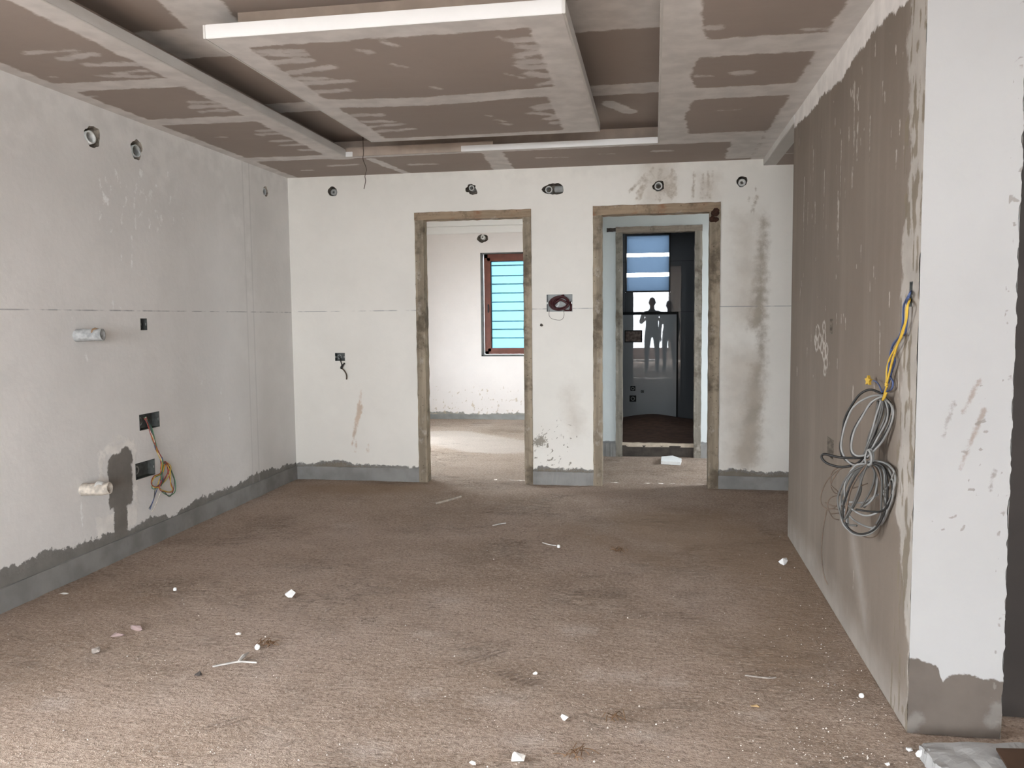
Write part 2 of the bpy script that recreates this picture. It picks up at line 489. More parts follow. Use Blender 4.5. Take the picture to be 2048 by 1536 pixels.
def tinted(name, col, gloss=0.06):
    t = NT(name); t.n.remove(t.b)
    tr = t.n.new('ShaderNodeBsdfTransparent'); tr.inputs[0].default_value = (*col, 1)
    gl = t.n.new('ShaderNodeBsdfGlossy'); gl.inputs['Roughness'].default_value = 0.03
    mx = t.n.new('ShaderNodeMixShader'); mx.inputs[0].default_value = gloss
    t.L(tr.outputs[0], mx.inputs[1]); t.L(gl.outputs[0], mx.inputs[2]); t.L(mx.outputs[0], t.out.inputs[0])
    return t.m
def frosted(name, col):
    t = NT(name); t.n.remove(t.b)
    tr = t.n.new('ShaderNodeBsdfTranslucent'); tr.inputs[0].default_value = (*col, 1)
    gl = t.n.new('ShaderNodeBsdfGlossy'); gl.inputs['Roughness'].default_value = 0.2
    mx = t.n.new('ShaderNodeMixShader'); mx.inputs[0].default_value = 0.05
    t.L(tr.outputs[0], mx.inputs[1]); t.L(gl.outputs[0], mx.inputs[2]); t.L(mx.outputs[0], t.out.inputs[0])
    return t.m
m_cyan = frosted('cyan_window_glass', (0.185, 0.285, 0.33))
m_louvre = frosted('frosted_blue_glass', (0.125, 0.155, 0.19))
m_clear = tinted('clear_glass', (0.9, 0.92, 0.92))

def gloss_tile(name, col):
    t = NT(name)
    c = t.mix(t.noise(1.5, 2), tuple(k*0.92 for k in col), tuple(k*1.06 for k in col))
    w = t.noise(2.2, 1)
    return t.done(c, 0.012, t.bump(w, 0.02, 0.01), 0, 0.6)
m_tile = gloss_tile('grey_gloss_tile', (0.26, 0.275, 0.285))
m_tile_d = gloss_tile('dark_gloss_tile', (0.075, 0.08, 0.085))
m_joint = simple('black_joint', (0.008, 0.008, 0.008), 0.9, 0.1, 20, 0)

def floor_mat():
    t = NT('dusty_screed')
    big = t.noise(0.75, 5, 0.6); mid = t.noise(3.5, 6, 0.7); fine = t.noise(60, 4, 0.75); vf = t.noise(190, 3, 0.8)
    c = t.mix(t.step(big, 0.32, 0.68), (0.391, 0.290, 0.218), (0.521, 0.405, 0.329))
    c = t.mix(t.math('MULTIPLY', t.step(mid, 0.45, 0.75), 0.5), c, (0.586, 0.480, 0.406))
    c = t.mix(t.math('MULTIPLY', t.step(mid, 0.46, 0.28), 0.45), c, (0.293, 0.214, 0.162))
    c = t.mix(t.math('MULTIPLY', t.step(fine, 0.50, 0.66), 0.55), c, (0.690, 0.572, 0.491))
    c = t.mix(t.math('MULTIPLY', t.step(fine, 0.48, 0.34), 0.70), c, (0.234, 0.174, 0.135))
    c = t.mix(t.math('MULTIPLY', t.step(vf, 0.56, 0.70), 0.5), c, (0.781, 0.660, 0.577))
    c = t.mix(t.math('MULTIPLY', t.step(vf, 0.44, 0.30), 0.5), c, (0.183, 0.135, 0.105))
    pit = t.voro(62, vec=t.scale(t.tc, (1, 1.5, 1))); pg = t.step(t.noise(5, 3), 0.42, 0.62)
    c = t.mix(t.math('MULTIPLY', t.math('MULTIPLY', t.step(pit, 0.24, 0.12), pg), 0.65), c, (0.116, 0.086, 0.066))
    cr = t.noise(1.0, 6, 0.75, vec=t.scale(t.tc, (2.2, 7.5, 2)), dist=1.2)
    ck = t.step(t.math('ABSOLUTE', t.math('SUBTRACT', cr, 0.5)), 0.010, 0.003)
    ck = t.math('MULTIPLY', ck, t.step(t.noise(1.7, 3), 0.50, 0.62))
    c = t.mix(t.math('MULTIPLY', ck, 0.7), c, (0.105, 0.077, 0.058))
    fl = t.voro(38); gate = t.step(t.noise(2.2, 3), 0.50, 0.66)
    c = t.mix(t.math('MULTIPLY', t.step(fl, 0.17, 0.08), gate), c, (0.729, 0.648, 0.577))
    ch = t.attr('chalk_sheen')
    c = t.mix(t.math('MULTIPLY', t.step(t.math('ADD', ch, t.math('MULTIPLY', t.math('SUBTRACT', t.noise(30, 5, 0.7), 0.5), 0.22)), -0.06, 0.10), 0.38), c, (0.755, 0.680, 0.627))
    dk = t.attr('browner')
    c = t.mix(t.math('MULTIPLY', t.step(t.math('ADD', dk, t.math('MULTIPLY', t.math('SUBTRACT', t.noise(4, 5, 0.7), 0.5), 0.5)), -0.25, 0.3), 0.6), c, (0.352, 0.244, 0.162))
    # shoe-sole prints: ridged dust
    ft = t.attr('sole')
    wv = t.n.new('ShaderNodeTexWave'); wv.inputs['Scale'].default_value = 11; wv.inputs['Distortion'].default_value = 1.5
    mp = t.n.new('ShaderNodeMapping'); t.L(t.tc, mp.inputs[0]); mp.inputs['Rotation'].default_value = (0, 0, 0.7); t.L(mp.outputs[0], wv.inputs[0])
    rid = t.math('MULTIPLY', wv.outputs['Fac'], t.step(ft, -0.01, 0.02))
    c = t.mix(t.math('MULTIPLY', rid, 0.4), c, (0.150, 0.109, 0.086))
    ridge = t.noise(1.0, 5, 0.7, vec=t.scale(t.tc, (9, 22, 9)), dist=0.6)
    h = t.math('ADD', t.math('MULTIPLY', fine, 0.7), t.math('ADD', t.math('MULTIPLY', ridge, 1.4), t.math('MULTIPLY', vf, 0.45)))
    h = t.math('SUBTRACT', h, t.math('ADD', t.math('MULTIPLY', rid, 0.4), t.math('MULTIPLY', ck, 0.8)))
    return t.done(c, 0.92, t.bump(h, 1.0, 0.014), 0, 0.2)
m_floor = floor_mat()

# ------------------------------------------------------------------ structure: wall sheets
def jag(r, seed, amp=0.18, ell=1.0):
    rnd = random.Random(seed); ph = [rnd.uniform(0, 6.28) for _ in range(4)]
    def f(a):
        k = 1 + amp*(math.sin(2*a+ph[0])*0.4 + math.sin(3*a+ph[1])*0.35 + math.sin(5*a+ph[2])*0.3 + math.sin(9*a+ph[3])*0.2)
        return r*k/math.hypot(math.cos(a)/ell, math.sin(a))
    return f

def recess(name, wall, cu, cv, rf, depth, to3, mat=None):
    """inside of a chiselled round hole: ragged sleeve and bottom"""
    n = 28; V = []; Fc = []
    for s, k in ((0.02, 1.10), (0.3, 0.97), (1.0, 0.86)):
        for i in range(n):
            a = 2*math.pi*i/n
            V.append(to3(cu+math.cos(a)*rf(a)*k, cv+math.sin(a)*rf(a)*k, depth*s))
    for j in range(2):
        for i in range(n):
            i2 = (i+1) % n
            Fc.append((j*n+i, j*n+i2, (j+1)*n+i2, (j+1)*n+i))
    Fc.append(tuple(2*n+i for i in range(n)))
    return mesh_obj(name, V, Fc, mat or m_raw, wall)

def box_recess(name, wall, u0, u1, v0, v1, depth, to3, mat):
    """a flush-mounted back box: four sides and a bottom"""
    V = [to3(u, v, d) for d in (0, depth) for (u, v) in ((u0, v0), (u1, v0), (u1, v1), (u0, v1))]
    Fc = [(0, 1, 5, 4), (1, 2, 6, 5), (2, 3, 7, 6), (3, 0, 4, 7), (4, 5, 6, 7)]
    return mesh_obj(name, V, Fc, mat, wall)

# ---- left wall
tL = lambda u, v, d=0.0: (XL-d, u, v)
tLa = lambda U, V: (np.full_like(U, XL), U, V)
holesL = [(4.189, 2.352, jag(0.062, 1, 0.2, 1.0)), (4.582, 2.359, jag(0.058, 2, 0.2, 0.95)), (6.244, 2.355, jag(0.043, 3, 0.2, 0.9))]
boxL = [(4.489, 4.691, 0.703, 0.798), (4.43, 4.622, 0.418, 0.515), (4.542, 4.606, 1.298, 1.368)]
def L_cement(U, V):
    h = 0.165 + 0.05*(vnoise(U*2.1, U*0, 5)-0.5) + 0.05*(vnoise(U*6.5, U*0, 6)-0.5)
    h = h + 0.03*np.exp(-((U-3.6)/0.4)**2)
    return h - V
def L_patch(U, V):
    return s_union(s_box(U, V, 4.215, 4.335, -0.1, 0.60), s_box(U, V, 4.18, 4.395, 0.30, 0.575), s_cap(U, V, (4.25, 0.5), (4.34, 0.56), 0.07))
def L_smear(U, V):
    return s_union(s_cap(U, V, (4.13, 0.62), (4.12, 0.42), 0.02), s_cap(U, V, (4.20, 0.635), (4.40, 0.63), 0.03),
                   s_cap(U, V, (4.43, 0.66), (4.42, 0.30), 0.015), s_cap(U, V, (4.24, 0.70), (4.38, 0.66), 0.015), s_box(U, V, 4.05, 4.45, 0.14, 0.30)-0.02)
def L_flecks(U, V):
    r = np.full_like(U, -1.0); rnd = random.Random(11)
    for _ in range(46):
        u = rnd.gauss(4.52, 0.16); v = 2.05 + rnd.gauss(0, 0.13)
        r = np.maximum(r, s_cap(U, V, (u, v), (u+rnd.uniform(-.02, .02), v-rnd.uniform(0.01, 0.07)), 0.006))
    for (u, v, l) in ((3.95, 0.39, .12), (5.55, 0.68, .05), (3.96, 1.37, .02), (4.30, 1.47, .04), (5.2, 0.95, .03), (4.36, 1.43, .02), (4.05, 1.18, .03), (5.45, 0.88, 0.04)):
        r = np.maximum(r, s_cap(U, V, (u, v), (u, v-l), 0.007))
    return r
def L_pale(U, V):
    return s_union(V-2.36-0.12*(vnoise(U*1.7, U*0, 8)-0.5), s_cap(U, V, (4.5, 2.42), (4.9, 2.2), 0.08), s_cap(U, V, (5.5, 2.4), (5.8, 2.05), 0.08), s_box(U, V, 5.87, 5.98, 1.5, 2.5)*0.6,
                   s_cap(U, V, (3.6, 2.2), (3.9, 2.5), 0.05))
def L_soil(U, V):
    return L_cement(U, V)-0.012-0.03*(vnoise(U*2.0, U*0, 33))
def round_list(hs): return [(h[0], h[1], h[2], 0.11) for h in hs]
wall_left = surface('wall_left', tLa, YR, D, 0, H+0.16, 0.022, m_left, rects=boxL+[SIDE], rounds=round_list(holesL),
    fields=dict(cement=L_cement, patch=L_patch, smear=L_smear, flecks=L_flecks, pale=L_pale, soil=L_soil))
tag(wall_left, 'grey white puttied left wall with pipe holes and wire boxes', 'wall', kind='structure')
for i, h in enumerate(holesL): recess('pipe_hole', wall_left, h[0], h[1], h[2], 0.09, tL)

# ---- back wall with two doorways
tB = lambda u, v, d=0.0: (u, D+d, v)
tBa = lambda U, V: (U, np.full_like(U, D), V)
D1 = (-1.9228, -0.9681, 2.206)      # outer frame of the doorways
D2 = (-0.4787, 0.4939, 2.213)
holesB = [(-2.618, 2.401, jag(0.040, 11, 0.12)), (-1.448, 2.376, jag(0.042, 12, 0.3, 1.05)), (-0.786, 2.357, jag(0.046, 13, 0.18, 1.75)),
          (0.027, 2.351, jag(0.042, 14, 0.18)), (0.65, 2.362, jag(0.040, 15, 0.10)), (-0.891, 1.289, jag(0.012, 16, 0.2))]
boxB = [(-0.849, -0.642, 1.394, 1.531), (-2.634, -2.548, 1.004, 1.071)]
def B_cement(U, V):
    h = 0.135 + 0.03*(vnoise(U*2.3, U*0, 25)-0.5) + 0.035*(vnoise(U*8, U*0, 26)-0.5)
    h = h + 0.03*s_step(U, -0.95, -0.6)*0.3
    return h - V
def s_step(U, a, b):
    t = np.clip((U-a)/(b-a), 0, 1); return t*t*(3-2*t)
def B_stain(U, V):
    a = s_cap(U, V, (0.815, 2.08), (0.775, 1.30), 0.012, 0.055)
    b = s_cap(U, V, (0.80, 1.55), (0.815, 1.0), 0.05, 0.03)-0.02
    c = s_cap(U, V, (0.78, 0.95), (0.72, 0.25), 0.075, 0.10)-0.03
    d = s_cap(U, V, (0.68, 0.30), (0.70, 0.22), 0.05)
    return s_union(a, b, c, d)
def B_runs(U, V):
    r = np.full_like(U, -1.0); rnd = random.Random(5)
    for i in range(17):
        u = -0.10 + i*0.0165 + rnd.uniform(-.006, .006)
        v0 = 2.49-rnd.uniform(0, 0.10); v1 = 2.24 + rnd.uniform(0, 0.10)
        sk = -0.10*(1 if u < 0 else 0.0)
        r = np.maximum(r, s_cap(U, V, (u, v0), (u+sk, v1), 0.003, 0.007))
    for u in (0.295, 0.36, 0.40, 0.43):
        r = np.maximum(r, s_cap(U, V, (u, 2.46-rnd.uniform(0, .04)), (u-0.01, 2.24), 0.004))
    for (u, v) in ((0.742, 2.31), (0.745, 2.205), (0.76, 2.245), (0.735, 2.15), (0.70, 2.235)):
        r = np.maximum(r, s_cap(U, V, (u, v), (u, v-.015), 0.008))
    return r
def B_wash(U, V):
    return s_union(s_box(U, V, 0.50, 0.85, 0.1, 1.15)-0.05, s_cap(U, V, (-0.68, 0.75), (-0.60, 0.45), 0.07)-0.03, s_box(U, V, -0.12, 0.16, 2.2, 2.6)-0.03,
                   s_box(U, V, 0.28, 0.5, 2.2, 2.45)-0.06, s_box(U, V, 0.52, 0.85, 1.2, 2.2)-0.10)
def B_scuff(U, V):
    return s_union(s_cap(U, V, (-2.505, 0.30), (-2.425, 0.62), 0.004, 0.022), s_cap(U, V, (-2.44, 0.60), (-2.41, 0.76), 0.012, 0.002),
                   s_cap(U, V, (-2.37, 0.24), (-2.36, 0.31), 0.014, 0.006)-0.002, s_cap(U, V, (-2.48, 0.24), (-2.46, 0.34), 0.010, 0.004)-0.004)
def B_soil(U, V):
    near = s_cap(U, V, (-0.80, 0.24), (-0.78, 0.36), 0.10)-0.105
    nn = vnoise(U*85, V*60, 77)
    sp = s_cap(U, V, (-0.82, 0.20), (-0.76, 0.40), 0.16)
    spk = np.where(sp > 0, (nn-0.79)*0.22, -0.2)
    return s_union(B_cement(U, V)-0.012-0.03*vnoise(U*3.0, U*0, 35), np.minimum(spk, 0.05), s_cap(U, V, (-0.935, 0.345), (-0.90, 0.355), 0.012, 0.018)+0.02)
def B_pale(U, V):
    return s_union(2.46-V-0.0-10*(V < 2.3), V-2.47-0.04*(vnoise(U*2, U*0, 41)-.5))
wall_back = surface('wall_back', tBa, XL, 2.2, 0, H, 0.018, m_back,
    rects=[(D1[0], D1[1], -0.01, D1[2]), (D2[0], D2[1], -0.01, D2[2])]+boxB,
    rounds=[(h[0], h[1], h[2], 0.10 if h[1] > 2 else 0.03) for h in holesB],
    fields=dict(cement=B_cement, stain=B_stain, runs=B_runs, wash=B_wash, scuff=B_scuff, soil=B_soil, pale=lambda U, V: V-2.45-0.06*(vnoise(U*2, U*0, 41)-.5)))
tag(wall_back, 'cream puttied back wall with two doorways and brown stains', 'wall', kind='structure')
for h in holesB: recess('pipe_hole', wall_back, h[0], h[1], h[2], 0.08 if h[1] > 2 else 0.03, tB)

# ---- stub wall: bare cement side, white end face
tR = lambda u, v, d=0.0: (XR+d, u, v)
boxR = [(2.852, 2.882, 1.372, 1.452), (4.06, 4.11, 1.262, 1.33), (3.98, 4.12, 0.685, 0.775)]
def R_top(U):
    e = np.interp(U, [2.7, 3.0, 3.14, 3.34, 3.64, 4.0, 4.47, 4.85, 5.06, 5.3], [2.36, 2.375, 2.39, 2.41, 2.40, 2.385, 2.42, 2.415, 2.44, 2.46])
    return e + 0.02*(vnoise(U*9, U*0, 61)-.5)
def R_putty(U, V): return s_union(V-R_top(U))
def R_corner(U, V):
    w = 0.165 + 0.06*(vnoise(V*3.3, V*0, 62)-.5) + 0.05*(vnoise(V*13, V*0, 63)-.5)
    w = w*np.clip((V-0.22)/0.5, 0.1, 1)
    return (YS0 + w) - U
def R_gouge(U, V):
    n = 0.6*vnoise(V*7+U*20, U*42, 64)+0.4*vnoise(V*22, U*75, 65)
    return np.where(U < YS0+0.20, (n-0.62)*0.16, -0.1)
def R_drips(U, V):
    r = np.full_like(U, -1.0); rnd = random.Random(21)
    L = [(3.72, 2.30, .42), (3.70, 2.10, .12), (3.66, 2.12, .15), (3.28, 2.18, .05), (3.25, 2.14, .04), (3.95, 2.12, .25), (4.32, 2.05, .33), (3.45, 2.1, .2), (4.0, 1.90, .3), (3.98, 1.85, .25),
         (4.55, 1.92, .12), (4.88, 2.1, .5), (4.62, 2.2, .2), (3.12, 2.26, .06), (4.75, 1.95, .12), (3.84, 1.35, .03), (3.80, 1.33, .05), (3.24, 1.32, .16), (4.95, 1.5, .09), (3.63, 1.05, .12),
         (2.98, 1.17, .15), (3.55, 0.30, .10), (4.1, 2.24, .05), (3.08, 1.9, .09), (3.55, 1.62, .07)]
    for (u, v, l) in L:
        r = np.maximum(r, s_cap(U, V, (u, v), (u+rnd.uniform(-.012, .012), v-l), 0.007, 0.001))
    for _ in range(70):
        u = rnd.uniform(2.95, 5.1); v = rnd.uniform(1.0, 2.4); l = rnd.uniform(0, .05)
        r = np.maximum(r, s_cap(U, V, (u, v), (u, v-l), rnd.uniform(0.001, 0.006)))
    for _ in range(12):     # drip cluster under the white band
        u = rnd.gauss(3.78, 0.12); v = 2.36-rnd.random()*0.45; l = rnd.uniform(0.02, .10)
        r = np.maximum(r, s_cap(U, V, (u, v), (u-.01, v-l), rnd.uniform(0.002, 0.007)))
    # chalk scribble
    for (u, v, rr) in ((4.42, 1.26, .035), (4.44, 1.20, .03), (4.36, 1.22, .035), (4.30, 1.19, .03), (4.24, 1.16, .032), (4.26, 1.29, .025), (4.25, 1.24, .028), (4.20, 1.12, .03), (4.19, 1.18, .028), (4.47, 1.22, .02), (4.22, 1.08, .02)):
        r = np.maximum(r, 0.007-np.abs(np.hypot((U-u)*0.8, V-v)-rr))
    return r
def R_pale(U, V):
    return s_union(0.10+0.05*(U-3.0)*0-V, s_cap(U, V, (3.3, 0.1), (3.6, 0.45), 0.06)-0.03, s_box(U, V, YS0, 3.05, 0.6, 1.4)-0.1)
def R_disp(U, V):
    k = np.clip((YS0+0.15-U)/0.15, 0, 1)
    z = np.zeros_like(U)
    return ((fbm(U*25, V*14, 70)-0.5)*0.012*k, z, z)
wall_stub = surface('wall_right', lambda U, V: (np.full_like(U, XR), U, V), YS0, YS1, 0, H, 0.0125, m_stub, rects=boxR, disp=R_disp,
    fields=dict(putty=R_putty, corner=R_corner, gouge=R_gouge, drips=R_drips, pale=R_pale))
tag(wall_stub, 'bare brown cement wall with white drips beside the cable coil', 'wall', kind='structure')
def C_cement(U, V):
    e = np.interp(U, [0.80, 0.835, 0.895, 0.90, 0.91, 0.93, 0.945, 0.955, 1.0, 1.03, 1.09], [0.245, 0.243, 0.232, 0.205, 0.175, 0.20, 0.205, 0.208, 0.200, 0.192, 0.190])
    return e+0.006*(vnoise(U*60, U*0, 51)-.5) - V
def C_soil(U, V):
    n = 0.5*vnoise(U*95, V*70, 52)+0.5*vnoise(U*60+V*40, V*95-U*30, 53)
    e = np.where(U > XC-0.035, (n-0.77)*0.12, -0.2)
    for (u, v, rr) in ((1.0, 1.03, .06), (0.99, 0.92, .05), (0.87, 0.70, .05), (0.93, 0.68, .04), (1.02, 1.10, .04), (1.0, 0.82, .04), (0.94, 0.42, .03), (0.98, 1.2, .03), (0.84, 0.72, .03)):
        e = np.maximum(e, np.where(np.hypot(U-u, V-v) < rr, (n-0.755)*0.12, -0.2))
    for (u, v, l, k) in ((0.915, 1.07, .10, .045), (1.04, 0.86, .06, 0.02)):
        e = np.maximum(e, s_cap(U, V, (u-k*0.5, v-l), (u, v), 0.002, 0.004))
    return np.minimum(e, 0.03)
def C_scuff(U, V):
    return s_union(s_cap(U, V, (0.945, 1.04), (0.99, 1.14), 0.003, 0.007)-.001, s_cap(U, V, (0.94, 0.86), (1.005, 1.05), 0.001, 0.009)-.001)
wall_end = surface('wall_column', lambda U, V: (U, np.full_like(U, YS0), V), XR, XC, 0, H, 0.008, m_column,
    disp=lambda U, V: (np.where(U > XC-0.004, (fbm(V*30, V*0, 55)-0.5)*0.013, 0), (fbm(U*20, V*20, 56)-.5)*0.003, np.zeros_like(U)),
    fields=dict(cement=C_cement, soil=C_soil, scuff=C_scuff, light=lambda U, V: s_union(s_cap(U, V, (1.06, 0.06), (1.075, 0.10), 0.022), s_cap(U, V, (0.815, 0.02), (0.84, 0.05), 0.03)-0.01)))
tag(wall_end, 'white puttied end face of the stub wall over bare cement', 'wall', kind='structure')
surface('stub_side', lambda U, V: (np.full_like(U, XC), U, V), YS0, YS1, 0, H, 0.3, m_plain, parent=wall_end)
surface('stub_end', lambda U, V: (U, np.full_like(U, YS1), V), XR, XC, 0, H, 0.3, m_plain, parent=wall_end)

# ---- the rest of the shell
shell = []
def sheet(name, to3, u0, u1, v0, v1, mat, label, rects=(), step=0.25, fields=None, parent=None):
    o = surface(name, to3, u0, u1, v0, v1, step, mat, parent=parent, rects=rects, fields=fields)
    if not parent: tag(o, label, 'wall', kind='structure')
    return o
atX = lambda x: (lambda U, V: (np.full_like(U, x), U, V))
atY = lambda y: (lambda U, V: (U, np.full_like(U, y), V))
atZ = lambda z: (lambda U, V: (U, V, np.full_like(U, z)))
wall_rear = sheet('wall_rear', atY(YR), XL, XE, 0, H+0.2, m_plain, 'plain puttied rear wall with two balcony openings', rects=REARS)
wall_side = sheet('wall_side', atX(XE), YR, 2.95, 0, H, m_plain, 'plain side wall behind the viewer')
surface('wall_side_end', atY(2.95), XC, XE, 0, H, 0.3, m_dark_end, parent=wall_side)  # very dark brown sheet closing the gap right of the column
wall_far_right = sheet('wall_passage', atX(2.2), 2.95, D, 0, H, m_stub, 'bare cement wall of the dark passage')

# balcony outside the rear opening
balc = box('balcony_slab', XL-0.2, XE+0.2, YR-1.5, YR-0.16, -0.2, -0.03, m_outer)
tag(balc, 'concrete balcony slab outside the rear openings', 'balcony', kind='structure')
par = box('balcony_parapet', XL-0.2, XE+0.2, YR-1.55, YR-1.43, -0.2, 0.35, m_parapet)
tag(par, 'low red brown parapet of the balcony behind the viewer', 'parapet', kind='structure')
gnd = surface('ground_outside', atZ(-3.2), -60, 60, -60, 60, 20, m_outer)
tag(gnd, 'bare ground outside below the balcony', 'ground', kind='structure')
for a in REARS:
    bm = bmesh.new()
    for q in ((a[0], a[0]+0.05), (a[1]-0.05, a[1])): box_bm(q[0], q[1], YR-0.15, YR, a[2], a[3], bm=bm)
    box_bm(a[0], a[1], YR-0.15, YR, a[3]-0.05, a[3], bm=bm); box_bm(a[0], a[1], YR-0.15, YR, a[2]-0.1, a[2], bm=bm)
    bm_obj('opening_lining', bm, m_plain, wall_rear)

a = SIDE
bm = bmesh.new()
for q in ((a[0], a[0]+0.05), (a[1]-0.05, a[1])): box_bm(XL-0.15, XL, q[0], q[1], a[2], a[3], bm=bm)
box_bm(XL-0.15, XL, a[0], a[1], a[3]-0.05, a[3], bm=bm); box_bm(XL-0.15, XL, a[0], a[1], a[2]-0.1, a[2], bm=bm)
bm_obj('opening_lining', bm, m_plain, wall_left)

# ---- next room (through the left doorway)
NX0, NX1 = -3.4, -0.68
W1 = (-2.268, -1.15, 0.842, 2.205)
win2 = (7.9, 9.4, 0.5, 1.95)  # unseen window, added to brighten the next room
def N_cement(U, V): return 0.085+0.03*(vnoise(U*3, U*0, 81)-.5)+0.02*(vnoise(U*11, U*0, 82)-.5)-V
def N_soil(U, V):
    n = vnoise(U*60, V*42, 83)
    band = np.clip(0.42-V, 0, 0.4)/0.4
    return np.minimum(np.where(V < 0.45, (n-0.86+0.14*band)*0.22, -0.2), 0.04)
wall_next = surface('wall_next_room', atY(Y1), NX0, NX1, 0, ZT, 0.02, m_next, rects=[W1], rounds=[(-2.236, 2.393, jag(0.055, 90, 0.15, 1.3), 0.10)],
                    fields=dict(cement=N_cement, soil=N_soil))
tag(wall_next, 'bright far wall of the next room with window', 'wall', kind='structure')
recess('pipe_hole', wall_next, -2.236, 2.393, jag(0.055, 90, 0.15, 1.3), 0.08, lambda u, v, d=0.0: (u, Y1+d, v))
wl2 = sheet('wall_next_left', atX(NX0), D+0.15, Y1, 0, ZT, m_plain, 'left wall of the next room with added window', rects=[win2])
wr2 = sheet('wall_next_right', atX(NX1), D+0.15, Y1, 0, ZT, m_plain, 'right wall of the next room')
surface('wall_back_rear_side', atY(D+0.15), NX0, NX1, 0, ZT, 0.3, m_plain, parent=wr2, rects=[(D1[0], D1[1], -0.01, D1[2])])
portal('portal_next', (NX0-0.05, (win2[0]+win2[1])/2, (win2[2]+win2[3])/2), win2[1]-win2[0], win2[3]-win2[2], (1, 0, 0))
cl2 = surface('ceiling_next_room', atZ(ZT), NX0, NX1, D, Y1, 0.5, m_plain); tag(cl2, 'white ceiling of the next room', 'ceiling', kind='structure')
m_corn = plaster('cornice_white', (0.83, 0.80, 0.77), 0.02, [], bump=0.05)
tr1 = box('trim_1', NX0, NX1, Y1-0.09, Y1-0.001, 2.555, 2.655, m_corn, bev=0.008); tag(tr1, 'white stepped cornice along the next room ceiling', 'cornice', kind='structure')
box('cornice_step', NX0, NX1, Y1-0.035, Y1-0.002, 2.462, 2.556, m_corn, tr1, bev=0.006)

# ---- corridor and bathroom (through the right doorway)
CX0, CX1 = -0.62, 2.2
D3 = (-0.366, 0.438, 2.197)
cb = surface('wall_corridor_back', atY(YI), CX0, CX1, 0, ZT, 0.05, m_corr, rects=[(D3[0], D3[1], -0.01, D3[2])], fields=dict(cement=lambda U, V: 0.15-V))
tag(cb, 'pale bluish corridor wall around the inner door frame', 'wall', kind='structure')
cf = surface('wall_corridor_front', atY(D+0.15), CX0, CX1, 0, ZT, 0.3, m_corr, rects=[(D2[0], D2[1], -0.01, D2[2])]); tag(cf, 'corridor side of the back wall', 'wall', kind='structure')
cl = surface('wall_corridor_left', atX(CX0), D+0.15, YI, 0, ZT, 0.3, m_corr); tag(cl, 'left end wall of the corridor', 'wall', kind='structure')
CW = (7.2, 7.75, 0.5, 1.85)
cr = surface('wall_corridor_right', atX(CX1), D+0.15, YI, 0, ZT, 0.3, m_corr, rects=[CW]); tag(cr, 'right end wall of the corridor with opening', 'wall', kind='structure')
portal('portal_corridor', (CX1+0.05, 7.45, 1.25), 0.7, 1.5, (-1, 0, 0))
cc = surface('ceiling_corridor', atZ(ZT), CX0, CX1, D, YB+0.3, 0.5, m_plain); tag(cc, 'ceiling of the corridor and bathroom', 'ceiling', kind='structure')
BX0, BX1 = -0.66, 0.62
BW = (-0.345, 0.182, 1.640, 2.325)
bwall = surface('wall_bathroom', atY(YB), BX0, BX1, 0, ZT, 0.3, m_joint, rects=[BW]); tag(bwall, 'glossy grey tiled bathroom wall reflecting the room', 'wall', kind='structure')
def tile(x0, x1, z0, z1, y0, mat):
    g = 0.002
    o = bm_obj('tile', box_bm(x0+g, x1-g, y0, y0+0.012, z0+g, z1-g, 0.0015), mat, bwall); return o
for (x0, x1, z0, z1) in ((BX0, BW[0], 1.40, 2.0), (BX0, BW[0], 2.0, ZT), (BW[0], BW[1], 1.40, BW[2]), (BW[0], BW[1], BW[3], ZT),
                         (BW[1], BX1, 2.0, ZT)):
    tile(x0, x1, z0, z1, YB-0.014, m_tile_d)
tile(BW[1], BX1, 1.40, 2.0, YB-0.014, m_tile_d)
tile(0.277, BX1, 0.10, 1.40, YB-0.014, m_tile_d)
tile(BX0, 0.260, 0.10, 1.372, YB-0.034, m_tile)
box('tile_edge', BX0, 0.272, YB-0.030, YB-0.004, 0.10, 1.388, m_joint, bwall)
for nm, x in (('wall_bathroom_left', BX0), ('wall_bathroom_right', BX1)):
    o = surface(nm, atX(x), YI+0.15, YB, 0, ZT, 0.4, m_tile_d); tag(o, 'dark %s side wall of the bathroom' % nm.split('_')[-1], 'wall', kind='structure')
o = surface('wall_bathroom_front', atY(YI+0.15), BX0, BX1, 0, ZT, 0.3, m_tile_d, rects=[(D3[0], D3[1], -0.01, D3[2])]); tag(o, 'inner face of the bathroom door wall', 'wall', kind='structure')
bf = box('floor_bathroom', BX0, BX1, YI+0.02, YB, 0.0, 0.105, simple('shaded_kerb', (0.06, 0.05, 0.042), 0.95, 0.25, 12, 0.4)); tag(bf, 'raised raw mortar bathroom floor', 'floor', kind='structure')  # kerb colour darkened to hold the shadow below the threshold
portal('portal_bath', ((BW[0]+BW[1])/2, YB+0.1, (BW[2]+BW[3])/2), BW[1]-BW[0], BW[3]-BW[2], (0, -1, 0))

# ---- floors
foot = [((930, 1322), (1000, 1302)), ((1008, 1345), (1058, 1362)), ((430, 1450), (480, 1438))]
footw = [tuple(on(*a, 2, 0)[:2]) for p in foot for a in p]
chalk_px = [(1158, 1258, .05), (850, 1267, .03), (840, 1385, .025), (975, 1395, .04), (1010, 1398, .03), (1200, 1350, .03), (690, 1050, .05), (110, 1405, .04), (1250, 1350, .04), (1515, 1430, .02),
            (1290, 1470, .03), (1050, 1480, .05), (740, 1500, .04), (1340, 1365, .03), (1240, 1000, .03), (900, 1200, .03)]
chalkw = [(*on(x, y, 2, 0)[:2], r) for x, y, r in chalk_px]
def F_sole(U, V): return s_union(*[s_cap(U, V, footw[2*i], footw[2*i+1], 0.04) for i in range(3)])
def F_chalk(U, V): return s_union(*[s_cap(U, V, (a-.02, b), (a+.02, b), r) for a, b, r in chalkw])
